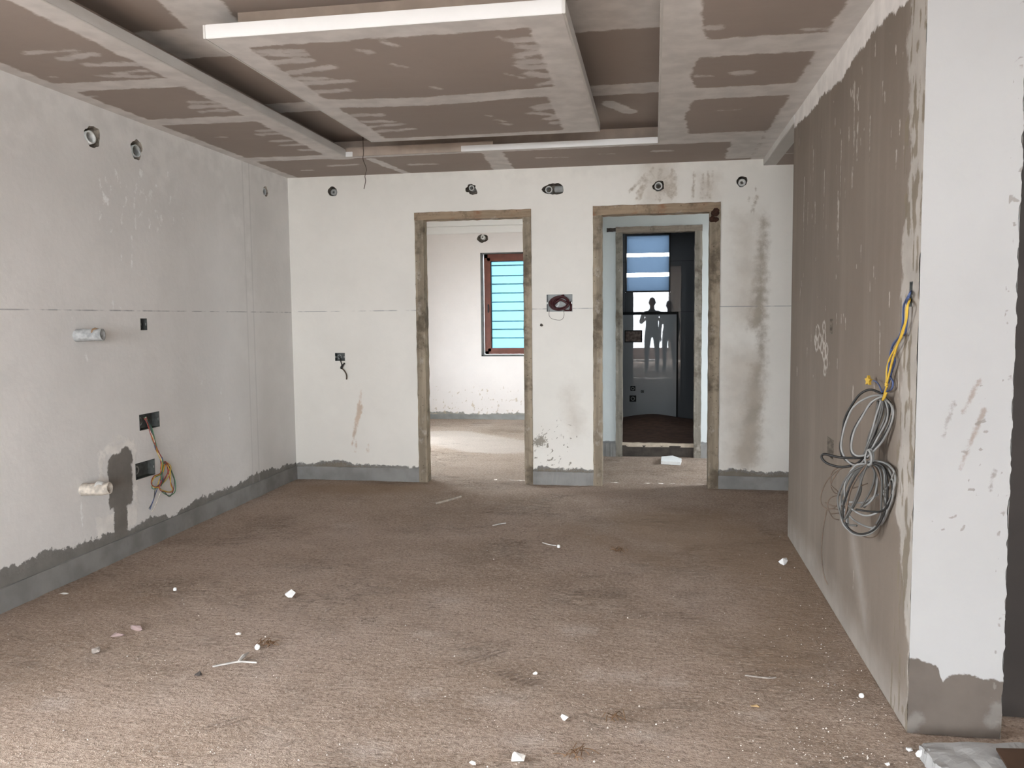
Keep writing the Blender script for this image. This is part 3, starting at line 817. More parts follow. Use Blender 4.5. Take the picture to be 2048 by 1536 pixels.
def F_browner(U, V):  # browner patches along the back and beside the stub wall
    return s_union(s_cap(U, V, (0.2, 5.4), (0.8, 4.6), 0.5), s_cap(U, V, (0.5, 3.4), (0.8, 4.4), 0.25), s_cap(U, V, (-2.6, 6.3), (-2.0, 6.4), 0.25), s_cap(U, V, (-0.5, 5.2), (0.1, 4.6), 0.3)-0.15)
def F_disp(U, V):
    z = np.zeros_like(U)
    return (z, z, (fbm(U*3, V*3, 91, 3)-0.45)*0.008 + (fbm(U*14, V*14, 95, 3)-0.45)*0.006-0.002)
floor = surface('floor', atZ(0.0), XL-0.1, XE, 1.7, D+0.16, 0.025, m_floor, disp=F_disp, fields=dict(sole=F_sole, chalk_sheen=F_chalk, browner=F_browner))
tag(floor, 'dusty brown unfinished screed floor with grit and shoe prints', 'floor', kind='structure')
fl2 = surface('floor_rear', atZ(0.0), XL-0.1, XE, YR-0.16, 1.7, 0.2, m_floor, fields=dict(sole=lambda U, V: U*0-1, chalk_sheen=lambda U, V: U*0-1, browner=lambda U, V: U*0-1)); tag(fl2, 'dusty floor behind the viewer', 'floor', kind='structure')
m_floor_pale = None
fl3 = surface('floor_next_room', atZ(0.0), NX0, CX1, D+0.16, Y1, 0.04, m_floor, disp=F_disp, fields=dict(sole=lambda U, V: U*0-1, chalk_sheen=lambda U, V: s_cap(U, V, (-2.4, 9.3), (-1.6, 8.6), 0.6)-0.12, browner=lambda U, V: U*0-1))  # pale pool paints the window sheen onto the next room's floor
tag(fl3, 'dusty floor of the next room and corridor', 'floor', kind='structure')

# ---- skirting bands of bare cement
def skirt(name, x0, x1, y0, y1, hgt, label):
    o = rough_box(name, x0, x1, y0, y1, -0.01, hgt, m_skirt, cuts=24, amp=0.0025, seed=len(name)*7)
    return tag(o, label, 'skirting', kind='structure')
skirt('baseboard_left', XL, XL+0.012, 2.2, D, 0.112, 'grey cement skirting band along the left wall')
skirt('baseboard_back', XL+0.012, D1[0], D-0.012, D, 0.108, 'grey cement skirting band left of the first doorway')
skirt('baseboard_middle', D1[1], D2[0], D-0.012, D, 0.105, 'grey cement skirting band between the doorways')
skirt('baseboard_right', D2[1], 2.1, D-0.012, D, 0.100, 'dark cement skirting band right of the second doorway')
skirt('baseboard_next_room', NX0, NX1, Y1-0.012, Y1, 0.062, 'cement skirting band in the next room')
skirt('baseboard_corridor', CX0, D3[0], YI-0.012, YI, 0.13, 'cement skirting band left of the inner door frame')
skirt('baseboard_corridor_right', D3[1], CX1, YI-0.012, YI, 0.13, 'cement skirting band right of the inner door frame')

# ------------------------------------------------------------------ ceiling
TX0, TX1, TY0, TY1 = -2.203, 0.018, 2.2, 5.88     # ceiling tray
IX0, IX1, IY0, IY1 = -1.850, -0.356, 3.345, 5.435 # floating centre panel
rndc = random.Random(3)
daubs = []
def daub(x, y, l, r, a=0.0): daubs.append((x-l*math.cos(a), y-l*math.sin(a), x+l*math.cos(a), y+l*math.sin(a), r))
# centre panel: daubs along its long edges, a few in the field
for y, l in ((3.55, .16), (3.62, .12), (3.70, .13), (3.84, .13), (3.96, .08), (4.06, .13), (4.22, .12), (4.72, .09), (4.88, .12), (5.02, .11), (5.14, .12)):
    l *= rndc.uniform(0.45, 1.0); daub(IX0+0.13+l, y+rndc.uniform(-.02, .02), l, rndc.uniform(0.018, 0.038), rndc.uniform(-.25, .25))
for y, l in ((3.62, .06), (3.70, .05), (3.78, .05), (3.90, .05), (4.02, .05), (4.15, .08), (4.28, .07), (4.70, .12), (4.80, .09), (4.92, .11), (5.03, .10), (5.14, .09)):
    l *= rndc.uniform(0.5, 1.0); daub(IX1-0.15-l, y+rndc.uniform(-.02, .02), l, rndc.uniform(0.020, 0.042), rndc.uniform(-.5, .5))
for x, y, l in ((-0.62, 3.60, .05), (-0.60, 3.85, .02), (-0.62, 3.98, .03), (-0.68, 4.12, .05), (-1.26, 3.62, .03), (-1.17, 3.86, .035), (-1.10, 4.26, .03), (-1.12, 3.55, .03), (-0.95, 4.9, .03), (-0.92, 5.02, .03), (-0.9, 5.12, .03), (-0.55, 4.7, .02)):
    daub(x, y, l, 0.014, 0.9)
# border boards on the left
for x, y, l, r in ((-2.53, 3.44, .09, .03), (-2.45, 3.58, .11, .03), (-2.44, 3.70, .07, .02), (-2.50, 3.76, .12, .022), (-2.40, 4.28, .05, .03), (-2.42, 4.36, .08, .04), (-2.44, 4.46, .07, .03), (-2.37, 4.98, .06, .025),
                   (-2.40, 5.08, .07, .03), (-2.42, 5.28, .06, .025), (-2.40, 5.42, .07, .03), (-2.60, 3.36, .12, .016), (-2.36, 5.60, .05, .03), (-2.9, 4.05, .03, .02), (-2.75, 5.1, .03, .012), (-2.85, 3.7, .01, .012), (-2.7, 6.35, .04, .02), (-2.35, 6.2, .1, .03)):
    daub(x, y, l, r, rndc.uniform(-.2, .2))
# border boards on the right and back
for x, y, l, r in ((0.235, 3.62, .012, .03), (0.42, 4.30, .015, .045), (0.24, 4.32, .04, .012), (0.45, 3.80, .06, .008), (0.40, 5.05, .06, .012), (0.05, 6.18, .05, .03), (-0.75, 6.25, .10, .018), (-0.35, 6.2, .05, .012), (-1.75, 6.3, .09, .03), (0.66, 3.72, .05, .02)):
    daub(x, y, l, r, 0.1)
CT_L = (3.89, 4.66, 5.86); CT_R = (3.89, 4.66, 5.80)
def C_tape(U, V):
    r = np.full_like(U, -1.0)
    for y in CT_L: r = np.maximum(r, np.minimum(0.075-np.abs(V-y-(U+2.6)*0.04), TX0-U+0.05))
    for y, w in zip(CT_R, (0.125, 0.115, 0.15)): r = np.maximum(r, np.minimum(w-np.abs(V-y), np.minimum(U-TX1, (0.85 if y < 5.7 else 0.70)-U)))
    r = np.maximum(r, np.minimum(U-(TX0-0.13), TX0+0.03-U) - 10*(V > TY1+0.1))
    r = np.maximum(r, 0.085-np.abs(U-XL))
    r = np.maximum(r, np.minimum(U-TX1+.01, (TX1+0.175+0.02*np.sin(V*7))-U) - 10*(V > TY1+.05))
    r = np.maximum(r, np.minimum(V-TY1+.01, TY1+0.075-V) - 10*((U < TX0-.1) | (U > TX1+.2)))
    r = np.maximum(r, 0.10-np.abs(U-XR))
    r = np.maximum(r, s_cap(U, V, (-1.14, 5.95), (-1.19, 6.7), 0.075, 0.085))
    r = np.maximum(r, s_cap(U, V, (-2.06, 6.02), (-1.98, 6.7), 0.04, 0.03))
    r = np.maximum(r, s_box(U, V, 0.50, 0.72, 5.9, 6.6)-0.01)
    return r
def C_daub(U, V):
    r = np.full_like(U, -1.0)
    for (a, b, c, d, e) in daubs: r = np.maximum(r, s_cap(U, V, (a, b), (c, d), e))
    return r
def I_tape(U, V):
    r = np.maximum(np.maximum(0.115-(U-IX0), 0.15-(IX1-U)), np.maximum(0.13-(V-IY0), 0.075-(IY1-V)))
    r = np.maximum(r, s_box(U, V, IX1-0.22, IX1, 4.45, IY1)-0.01)
    return np.maximum(r, 0.085-np.abs(V-4.47-0.03*np.sin(U*4)))
def T_tape(U, V):
    r = 0.20-np.abs(V-3.78)
    r = np.maximum(r, 0.11-np.abs(V-5.0))
    r = np.maximum(r, s_cap(U, V, (-0.28, 5.30), (-0.16, 5.55), 0.05))
    r = np.maximum(r, s_cap(U, V, (-1.75, 2.6), (-1.95, 3.6), 0.18)-0.05)
    return r
ceiling = box('ceiling', XL-0.05, XE+0.05, YR-0.05, D+0.05, ZT+0.02, ZT+0.12, m_plain)
tag(ceiling, 'unfinished gypsum false ceiling with taped joints and floating centre panel', 'ceiling', kind='structure')
cf_ = dict(tape=C_tape, daub=C_daub)
def board(x0, x1, y0, y1, z=H, fields=cf_, parent=ceiling, step=0.022):
    return surface('gypsum_board', atZ(z), x0, x1, y0, y1, step, m_board, parent=parent, fields=fields)
cutsL = [TY0, CT_L[0], CT_L[1], CT_L[2]]
for a, b in zip(cutsL[:-1], cutsL[1:]): board(XL, TX0, a, b)
cutsR = [TY0, CT_R[0], CT_R[1], CT_R[2]]
for a, b in zip(cutsR[:-1], cutsR[1:]): board(TX1, XR, a, b)
board(XL, TX0, CT_L[2], D); board(TX0, -1.165, TY1, D); board(-1.165, TX1, TY1, D); board(TX1, XR, CT_R[2], D)
board(XL, XR, -1.0, TY0, step=0.1); board(XL, XR, YR, -1.0, step=0.1)
for a, b in ((TY0-0.1, 3.78), (3.78, 5.0), (5.0, TY1+0.14)):
    board(TX0-0.14, TX1+0.14, a, b, ZT, dict(tape=T_tape, daub=lambda U, V: U*0-1))
# upstand lip round the tray
LIP = 0.062
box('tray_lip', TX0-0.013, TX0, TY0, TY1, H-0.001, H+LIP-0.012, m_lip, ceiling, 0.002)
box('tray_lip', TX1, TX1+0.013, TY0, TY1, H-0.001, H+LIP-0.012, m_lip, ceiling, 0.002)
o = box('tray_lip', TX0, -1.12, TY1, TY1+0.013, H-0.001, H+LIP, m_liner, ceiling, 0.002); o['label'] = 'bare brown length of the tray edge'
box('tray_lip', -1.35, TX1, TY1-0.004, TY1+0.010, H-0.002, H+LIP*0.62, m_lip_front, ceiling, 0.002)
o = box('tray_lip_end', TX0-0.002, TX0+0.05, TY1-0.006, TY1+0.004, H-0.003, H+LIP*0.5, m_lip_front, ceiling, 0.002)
for (x0, x1, y0, y1) in ((TX0-0.15, TX0-0.14, TY0, TY1+0.15), (TX1+0.14, TX1+0.15, TY0, TY1+0.15), (TX0-0.15, TX1+0.15, TY1+0.14, TY1+0.15), (TX0-0.15, TX1+0.15, TY0-.11, TY0-.10)):
    box('cove_back', x0, x1, y0, y1, H+0.002, ZT, m_liner, ceiling)
# floating centre panel
island = box('centre_panel', IX0, IX1, IY0, IY1, H+0.001, H+0.014, m_lip, ceiling)
island['label'] = 'floating rectangular panel in the ceiling tray'
board(IX0, IX1, IY0, 4.47, H-0.0005, dict(tape=I_tape, daub=C_daub), island)
board(IX0, IX1, 4.47, IY1, H-0.0005, dict(tape=I_tape, daub=C_daub), island)
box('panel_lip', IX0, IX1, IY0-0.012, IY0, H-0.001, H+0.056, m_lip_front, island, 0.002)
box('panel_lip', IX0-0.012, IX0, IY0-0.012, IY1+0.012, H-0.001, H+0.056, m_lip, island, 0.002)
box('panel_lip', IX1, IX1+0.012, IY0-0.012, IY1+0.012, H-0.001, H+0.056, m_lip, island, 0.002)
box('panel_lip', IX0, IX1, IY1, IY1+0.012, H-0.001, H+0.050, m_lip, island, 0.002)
box('panel_core', IX0+0.09, IX1-0.09, IY0+0.10, IY1-0.10, H+0.014, ZT, m_liner, island)
# passage ceiling and the shallow beam above the passage
o = surface('ceiling_passage', atZ(2.475), XR+0.088, 2.2, YS1, D, 0.05, m_board, fields=dict(tape=lambda U, V: U*0-1, daub=lambda U, V: s_cap(U, V, (.85, 6.2), (1.1, 6.2), .01)))
tag(o, 'dark ceiling over the passage behind the stub wall', 'ceiling', kind='structure')
o = surface('ceiling_side', atZ(2.475), XC, 2.2, YS0+0.01, YS1, 0.3, m_stub); tag(o, 'ceiling over the dark space right of the column', 'ceiling', kind='structure')
o = box('trim_2', XR-0.004, XR+0.09, YS1-0.01, D, 2.475, H+0.01, m_lip, None, 0.003); tag(o, 'narrow white beam edge running from the stub wall to the back wall', 'beam', kind='structure')
o = surface('ceiling_edge', atX(XR), YR, YS0, 2.475, ZT, 0.5, m_plain); tag(o, 'ceiling edge behind the viewer', 'ceiling', kind='structure')
o = surface('ceiling_rear_strip', atZ(H), XR, XE, YR, YS0+0.2, 0.5, m_plain); tag(o, 'ceiling strip beside the rear side wall', 'ceiling', kind='structure')

# ------------------------------------------------------------------ door frames
def door_frame(name, d, y, wj, wh, depth, mats, label, seed, inner_top=None):
    x0, x1, top = d
    root = empty(name, ((x0+x1)/2, y, 0), label, 'door frame', kind='structure')
    cx = (x0+x1)/2
    for k, (a, b) in enumerate(((x0, x0+wj[0]), (x1-wj[1], x1))):
        o = rough_box('jamb', a-cx, b-cx, -0.012, depth, -0.005, top-wh, mats[0], root, 40, 0.0022, seed+k)
    o = rough_box('header', x0-cx, x1-cx, -0.016, depth, top-wh, top, mats[1], root, 24, 0.0022, seed+5)
    return root
door1 = door_frame('door_1', D1, D, (0.072, 0.066), 0.062, 0.10, (m_jamb, m_head), 'weathered wooden door frame of the left doorway to the bright room', 1)
door2 = door_frame('door_2', D2, D, (0.070, 0.080), 0.072, 0.10, (m_jamb, m_head), 'weathered wooden door frame of the right doorway with rusty hinge', 21)
door3 = door_frame('door_3', D3, YI, (0.062, 0.066), 0.055, 0.12, (m_jamb_in, m_head_in), 'greyed inner wooden door frame leading to the dark bathroom', 41)
for (dd, y0, y1, mt, par) in ((D1, D+0.09, D+0.15, m_plain, wall_back), (D2, D+0.09, D+0.15, m_corr, wall_back), (D3, YI+0.1, YI+0.15, m_plain, cb)):
    bm = box_bm(dd[0]-0.03, dd[0]+0.045, y0, y1, 0, dd[2]); box_bm(dd[1]-0.045, dd[1]+0.03, y0, y1, 0, dd[2], bm=bm); box_bm(dd[0], dd[1], y0, y1, dd[2]-0.035, dd[2]+0.03, bm=bm)
    bm_obj('doorway_lining', bm, mt, par)
# rusty hinge on the right doorway
bm = bmesh.new()
for (dx, dz, r) in ((0.0, 0.0, 0.030), (-0.022, -0.042, 0.026), (0.004, -0.048, 0.024), (0.006, 0.02, 0.022)):
    mm = Matrix.Translation((dx, -0.014, dz)) @ Matrix.Diagonal((1, 0.55, 0.9, 1))
    bmesh.ops.create_icosphere(bm, subdivisions=2, radius=r, matrix=mm)
for v in bm.verts: v.co += Vector((random.uniform(-.005, .005), random.uniform(-.003, .003), random.uniform(-.005, .005)))
hp = on(1430, 427, 1, D)
o = bm_obj('hinge', bm, m_rust, door2); o.location = Vector((hp[0], D-0.008, hp[2]))-Vector(door2.location); o['label'] = 'dark rusty hinge stub'
# inner door: threshold strip, projecting header lug
o = rough_box('threshold', D3[0]+0.05-0.036, D3[1]-0.05-0.036, 0.0, 0.05, 0.092, 0.128, m_strip, door3, 12, 0.002, 77); o.location.y = 0.02; o['label'] = 'pale wooden threshold strip'
o = rough_box('header_lug', D3[0]-0.085-0.036, D3[0]-0.036, -0.01, 0.05, 2.155, 2.19, m_dlump, door3, 4, 0.003, 78)

# ------------------------------------------------------------------ windows
w1 = empty('window_1', ((W1[0]+W1[1])/2, Y1+0.06, W1[2]), 'red brown framed window with cyan glass and bars in the next room', 'window', kind='structure')
def wpart(name, x0, x1, y0, y1, z0, z1, mat, root=w1, bev=0.004):
    l = root.location
    return box(name, x0-l.x, x1-l.x, y0-l.y, y1-l.y, z0-l.z, z1-l.z, mat, root, bev)
a, b, c, d = W1
for (x0, x1, z0, z1) in ((a, a+0.02, c, d), (b-0.02, b, c, d), (a, b, c, c+0.02), (a, b, d-0.012, d)):
    wpart('reveal', x0-0.002, x1, Y1-0.001, Y1+0.14, z0-.001, z1+.001, m_reveal, bev=0)
fr = 0.055
yf0, yf1 = Y1+0.055, Y1+0.12
fx0, fx1, fz0, fz1 = a+0.035, b-0.035, c+0.025, d-0.015
wpart('frame', fx0, fx0+fr, yf0, yf1, fz0, fz1, m_winwood); wpart('frame', fx1-fr, fx1, yf0, yf1, fz0, fz1, m_winwood)
wpart('frame', fx0, fx1, yf0, yf1, fz1-fr, fz1, m_winwood); wpart('frame', fx0, fx1, yf0, yf1, fz0, fz0+fr*0.8, m_winwood)
sx = 0.045
s0, s1, t0, t1 = fx0+fr-0.01, fx1-fr+0.01, fz0+fr*0.8-0.008, fz1-fr+0.008
wpart('sash', s0, s0+sx, yf0-0.012, yf1-0.02, t0, t1, m_winwood); wpart('sash', s1-sx, s1, yf0-0.012, yf1-0.02, t0, t1, m_winwood)
wpart('sash', s0, s1, yf0-0.012, yf1-0.02, t1-sx, t1, m_winwood); wpart('sash', s0, s1, yf0-0.012, yf1-0.02, t0, t0+sx, m_winwood)
wpart('gasket', s0+sx-0.002, s0+sx+0.008, yf0-0.004, yf1-0.03, t0+sx, t1-sx, m_gasket); wpart('gasket', s0+sx, s1-sx, yf0-0.004, yf1-0.03, t1-sx-0.008, t1-sx+0.002, m_gasket)
wpart('glass', s0+sx-0.005, s1-sx+0.005, yf0+0.02, yf0+0.026, t0+sx-0.005, t1-sx+0.005, m_cyan, bev=0)
wpart('handle', s0+0.004, s0+0.020, yf0-0.03, yf0-0.010, 1.42, 1.53, m_gasket)
for z in (2.040, 1.905, 1.795, 1.677, 1.558, 1.442, 1.304, 1.197, 1.083):
    V, Fc = tube_data([(fx0+0.06, yf0+0.012, z), (fx1-0.06, yf0+0.012, z)], 0.0085, 8)
    mesh_obj('bar', [v-np.array(w1.location) for v in V], Fc, m_bar, w1, True)
w2 = empty('window_2', ((BW[0]+BW[1])/2, YB+0.02, BW[2]), 'small bathroom louvre window with three frosted blue glass slats', 'window', kind='structure')
a, b, c, d = BW
for (x0, x1, z0, z1) in ((a, a+0.014, c, d), (b-0.014, b, c, d), (a, b, c, c+0.014), (a, b, d-0.014, d)):
    wpart('frame', x0, x1, YB-0.03, YB+0.12, z0, z1, m_gasket, w2, 0.002)
zs = (2.300, 2.072, 1.838, 1.655)
for i, (z1_, z0_) in enumerate(((2.315, 2.103), (2.064, 1.868), (1.826, 1.652))):
    V = []
    for (yy, zz) in ((YB+0.075, z1_), (YB+0.081, z1_), (YB+0.030, z0_), (YB+0.036, z0_)):
        for xx in (a+0.014, b-0.014): V.append(np.array((xx, yy, zz))-np.array(w2.location))
    mesh_obj('louvre_slat', V, [(0, 1, 3, 2), (4, 6, 7, 5), (0, 4, 5, 1), (2, 3, 7, 6), (0, 2, 6, 4), (1, 5, 7, 3)], m_louvre, w2)
wn2 = empty('added_window_3', (NX0, (win2[0]+win2[1])/2, win2[2]), 'added unseen window brightening the next room from its left wall', 'window', kind='structure')
for (y0, y1, z0, z1) in ((win2[0], win2[0]+.06, win2[2], win2[3]), (win2[1]-.06, win2[1], win2[2], win2[3]), (win2[0], win2[1], win2[2], win2[2]+.06), (win2[0], win2[1], win2[3]-.06, win2[3])):
    wpart('frame', NX0-0.1, NX0-0.03, y0, y1, z0, z1, m_winwood, wn2)
wpart('glass', NX0-0.07, NX0-0.064, win2[0]+.05, win2[1]-.05, win2[2]+.05, win2[3]-.05, m_clear, wn2, 0)


# ------------------------------------------------------------------ things on the walls
def pipe_thing(name, p0, p1, ro, ri, mat, label, cat='pipe', group=None, wob=0.0, seed=0, seg=18):
    V, Fc = pipe_data(p0, p1, ro, ri, seg, wob, seed)
    c = np.array(p0, float)
    o = mesh_obj(name, [v-c for v in V], Fc, mat, None, True, tuple(c))
    return tag(o, label, cat, group)
GP = 'conduit pipe ends in the wall holes'
pipe_thing('conduit_pipe', (XL-0.085, 4.195, 2.335), (XL-0.004, 4.180, 2.348), 0.036, 0.028, m_white_pvc, 'pale pipe end in the leftmost hole under the ceiling, left wall', group=GP)
pipe_thing('conduit_pipe', (XL-0.085, 4.60, 2.350), (XL-0.006, 4.590, 2.352), 0.036, 0.029, m_grey_pvc, 'grey pipe end in the second ceiling-height hole of the left wall', group=GP)
pipe_thing('conduit_pipe', (XL-0.08, 6.25, 2.352), (XL-0.01, 6.245, 2.354), 0.027, 0.021, m_grey_pvc, 'narrow grey pipe end on the left wall nearest the corner', group=GP)
pipe_thing('conduit_pipe', (-2.61, D+0.075, 2.395), (-2.612, D+0.008, 2.396), 0.027, 0.010, m_grey_pvc, 'plugged grey pipe end in the hole nearest the left corner of the back wall', group=GP)
o = pipe_thing('conduit_pipe', (-1.445, D+0.075, 2.385), (-1.447, D-0.004, 2.388), 0.022, 0.016, m_white_pvc, 'pale pipe end in the ragged hole above the left doorway', group=GP)
o = pipe_thing('conduit_pipe', (-0.825, D+0.075, 2.352), (-0.826, D+0.004, 2.354), 0.028, 0.021, m_white_pvc, 'pale pipe end in the wide oval hole between the doorways', group=GP)
o = pipe_thing('conduit_pipe', (-0.775, D+0.045, 2.358), (-0.705, D+0.02, 2.356), 0.026, 0.020, m_grey_pvc, 'sideways grey pipe elbow in the wide oval hole between the doorways', group=GP)
pipe_thing('conduit_pipe', (0.029, D+0.075, 2.349), (0.026, D-0.003, 2.351), 0.030, 0.021, m_white_pvc, 'ringed pipe end in the stained hole above the right doorway', group=GP)
pipe_thing('conduit_pipe', (0.655, D+0.075, 2.356), (0.652, D+0.010, 2.356), 0.028, 0.012, m_white_pvc, 'blocked pale pipe end right of the right doorway', group=GP)
pipe_thing('conduit_pipe', (-2.235, Y1+0.07, 2.405), (-2.232, Y1-0.012, 2.41), 0.030, 0.010, m_white_pvc, 'white pipe end above the window in the next room', group=GP)
# drain pipes standing out of the left wall
pa = on(152, 673, 0, XL); pb = on(163, 981, 0, XL)
o = pipe_thing('drain_pipe', pa+np.array((-0.04, 0, 0)), pa+np.array((0.135, 0.03, 0.010)), 0.032, 0.024, m_foil, 'grey sleeved pipe stub sticking out of the left wall below the chalk line', 'pipe', wob=0.003, seed=3, seg=22)
V, Fc = pipe_data((0.125, 0.028, 0.0095), (0.148, 0.033, 0.011), 0.033, 0.022, 20, 0.002, 8)
mesh_obj('tape_band', V, Fc, m_tape, o, True)
o = pipe_thing('drain_pipe', pb+np.array((-0.04, 0, 0)), pb+np.array((0.150, 0.028, 0.012)), 0.032, 0.025, m_tan, 'dirty beige pipe stub over the cement patch on the left wall', 'pipe', wob=0.003, seed=5, seg=22)
V, Fc = pipe_data((0.120, 0.023, 0.010), (0.156, 0.030, 0.0125), 0.035, 0.024, 20, 0.003, 9)
mesh_obj('torn_wrap', V, Fc, m_white_pvc, o, True)

def junction_box(to3, u0, u1, v0, v1, depth, mat, label, lug=True, mould=None):
    """flush steel box: open front, sides, bottom and two screw lugs"""
    c = np.array(to3((u0+u1)/2, (v0+v1)/2, 0.0), float)
    root = empty('junction_box', tuple(c), label, 'wall box')
    def q(u, v, d): return np.array(to3(u, v, d), float)-c
    t = 0.003
    V = []; Fc = []
    for d in (-0.002, depth):
        for (a, b) in ((u0, v0), (u1, v0), (u1, v1), (u0, v1)): V.append(q(a, b, d))
        for (a, b) in ((u0+t, v0+t), (u1-t, v0+t), (u1-t, v1-t), (u0+t, v1-t)): V.append(q(a, b, d-0.002 if d > 0 else d))
    for k in range(4):
        k2 = (k+1) % 4
        Fc += [(k, k2, 8+k2, 8+k), (4+k, 4+k2, 12+k2, 12+k), (k, k2, 4+k2, 4+k)]
    Fc += [(8, 9, 10, 11), (12, 13, 14, 15)]
    mesh_obj('box_shell', V, Fc, mat, root)
    if lug:
        for (uu, w) in ((u0, 1), (u1, -1)):
            vv = (v0+v1)/2; s_ = 0.010
            L = [(uu, vv-s_), (uu+w*s_, vv-s_*0.6), (uu+w*s_, vv+s_*0.6), (uu, vv+s_)]
            VV = [q(a, b, 0.001) for a, b in L]+[q(a, b, 0.004) for a, b in L]
            mesh_obj('screw_lug', VV, [(0, 1, 2, 3), (7, 6, 5, 4), (0, 4, 5, 1), (1, 5, 6, 2), (2, 6, 7, 3), (3, 7, 4, 0)], m_metal, root)
    # knockout conduit end inside
    um = u0+(u1-u0)*0.3; vm = v0+(v1-v0)*0.5; r = min(u1-u0, v1-v0)*0.28
    n = 14
    VV = [q(um+r*k*math.cos(2*math.pi*i/n), vm+r*k*math.sin(2*math.pi*i/n), depth-dd) for (k, dd) in ((1, 0.001), (1, 0.012), (0.7, 0.012), (0.7, 0.001)) for i in range(n)]
    FF = [(j*n+i, j*n+(i+1) % n, (j+1)*n+(i+1) % n, (j+1)*n+i) for j in range(3) for i in range(n)]
    mesh_obj('conduit_end', VV, FF, mould or m_grey_pvc, root)
    return root
junction_box(tL, *boxL[0], 0.05, m_boxdark, 'dark wide wall box on the left wall with coloured wires spilling out')
bx = junction_box(tL, *boxL[1], 0.045, m_boxdark, 'empty wide wall box beside the grey cement patch')
junction_box(tL, *boxL[2], 0.045, m_boxdark, 'small upright wall box just below the chalk line, left wall')
jb = junction_box(tB, *boxB[0], 0.05, simple('pale_box_liner', (0.34, 0.35, 0.34), 0.5, 0.1, 20, 0.1), 'pale wide wall box between the doorways holding dark red wire', mould=m_white_pvc)
junction_box(tB, *boxB[1], 0.045, m_boxdark, 'small dark wall box left of the left doorway')
junction_box(tR, *boxR[0], 0.05, m_boxdark, 'narrow slot box at the corner of the bare cement wall', lug=False)
junction_box(tR, *boxR[1], 0.03, m_raw, 'small empty slot high on the bare cement wall', lug=False, mould=m_raw)
junction_box(tR, *boxR[2], 0.04, m_raw, 'shallow square box behind the cable coil', lug=False, mould=m_raw)

def wires(name, label, cat, specs, base, group=None):
    """specs: (points, radius, material, part name)"""
    root = empty(name, tuple(base), label, cat, group)
    for (pts, r, m, nm) in specs: tube(nm, pts, r, m, root, seg=6, n=5)
    return root
def jit(pts, a, rnd): return [np.array(p)+np.array([rnd.uniform(-a, a) for _ in range(3)]) for p in pts]

# coloured wires hanging from the left wall box
def wl(px, off=0.03): return [on(x, y, 0, XL+off) for x, y in px]
stem = [(291, 836), (300, 855), (307, 878), (312, 897), (318, 908), (323, 922), (323, 937), (324, 952)]
loop1 = [(324, 922), (322, 945), (308, 955), (303, 969), (310, 976), (321, 969), (334, 950), (338, 934), (331, 923), (325, 935), (322, 960)]
loop2 = [(326, 925), (338, 935), (343, 950), (349, 964), (348, 981), (338, 991), (327, 984), (318, 978)]
loop3 = [(330, 925), (337, 945), (341, 965), (347, 982), (332, 982), (318, 976), (322, 955)]
tail1 = [(324, 945), (320, 965), (314, 978), (306, 1000), (298, 1019)]
tail2 = [(325, 948), (322, 970), (321, 981), (310, 1011), (302, 1025)]
rnd = random.Random(4); sp = []
cols = [m_red, m_grn, m_yel, m_dgcable, m_blu, m_tan, m_yel, m_red, m_grn, m_dgcable]
for i, m in enumerate(cols):
    st0 = on(288+i*1.2, 838+rnd.uniform(-3, 3), 0, XL-0.035)
    body = jit(wl(stem, 0.022), 0.006, rnd)
    end = [loop1, loop1, loop1, loop2, tail1, tail2, loop3, loop3, loop2, tail1][i]
    sp.append(([st0]+body+jit(wl(end, 0.03), 0.008, rnd), 0.0027, m, 'wire'))
sp.append((wl([(323, 915), (325, 928), (323, 942), (325, 958), (321, 972)], 0.026), 0.006, m_blu, 'taped_section'))
wires('wire_bundle', 'tangle of thin coloured wires hanging down the left wall', 'wires', sp, on(324, 922, 0, XL+0.02))
# short black cable with a knot, back wall
def wb(px, off=-0.02): return [on(x, y, 1, D+off) for x, y in px]
sp = [([on(680, 715, 1, D+0.03)]+wb([(682, 724), (684, 731), (683, 736)]), 0.0045, m_black, 'cable'),
      (wb([(689, 726), (686, 731), (683, 737), (682, 735), (684, 731), (688, 728)], -0.026), 0.006, m_black, 'knot'),
      (wb([(683, 736), (689, 742), (693, 750), (693, 759)], -0.02), 0.0055, m_bcable, 'tail')]
wires('cable_stub', 'short knotted black cable hanging from the small wall box', 'cable', sp, on(683, 736, 1, D-0.02))
# dark red wire ring in the big box
rnd = random.Random(9); sp = []
for k in range(9):
    pts = []
    rx = 0.070+rnd.uniform(-.012, .012); rz = 0.047+rnd.uniform(-.010, .010)
    cx = -0.738+rnd.uniform(-.012, .012); cz = 1.462+rnd.uniform(-.006, .006); dy = rnd.uniform(-0.012, 0.028)
    for i in range(12):
        a = 2*math.pi*i/12
        pts.append((cx+rx*math.cos(a)-0.02*math.sin(a)*0.5, D+dy+0.006*math.sin(a*2), cz+rz*math.sin(a)+0.010*math.cos(a)))
    V, Fc = tube_data(catmull(pts, 4, True), 0.0042, 6, True); sp.append((V, Fc))
ring = empty('wire_ring', (-0.738, D, 1.41), 'coiled dark red wire stuffed into the pale wall box', 'wires')
for V, Fc in sp: mesh_obj('wire_loop', [v-np.array(ring.location) for v in V], Fc, m_maroon, ring, True)
tube('wire', [(-0.79, D+0.02, 1.455), (-0.745, D+0.012, 1.487), (-0.70, D+0.018, 1.470), (-0.675, D+0.02, 1.44)], 0.010, m_maroon, ring)
tube('wire', [(-0.80, D+0.02, 1.47), (-0.76, D+0.0, 1.50), (-0.72, D+0.0, 1.52), (-0.715, D+0.02, 1.535)], 0.009, m_maroon, ring)
tube('wire', [(-0.66, D+0.03, 1.47), (-0.652, D+0.012, 1.43), (-0.668, D+0.02, 1.40), (-0.71, D+0.015, 1.402)], 0.011, m_maroon, ring)
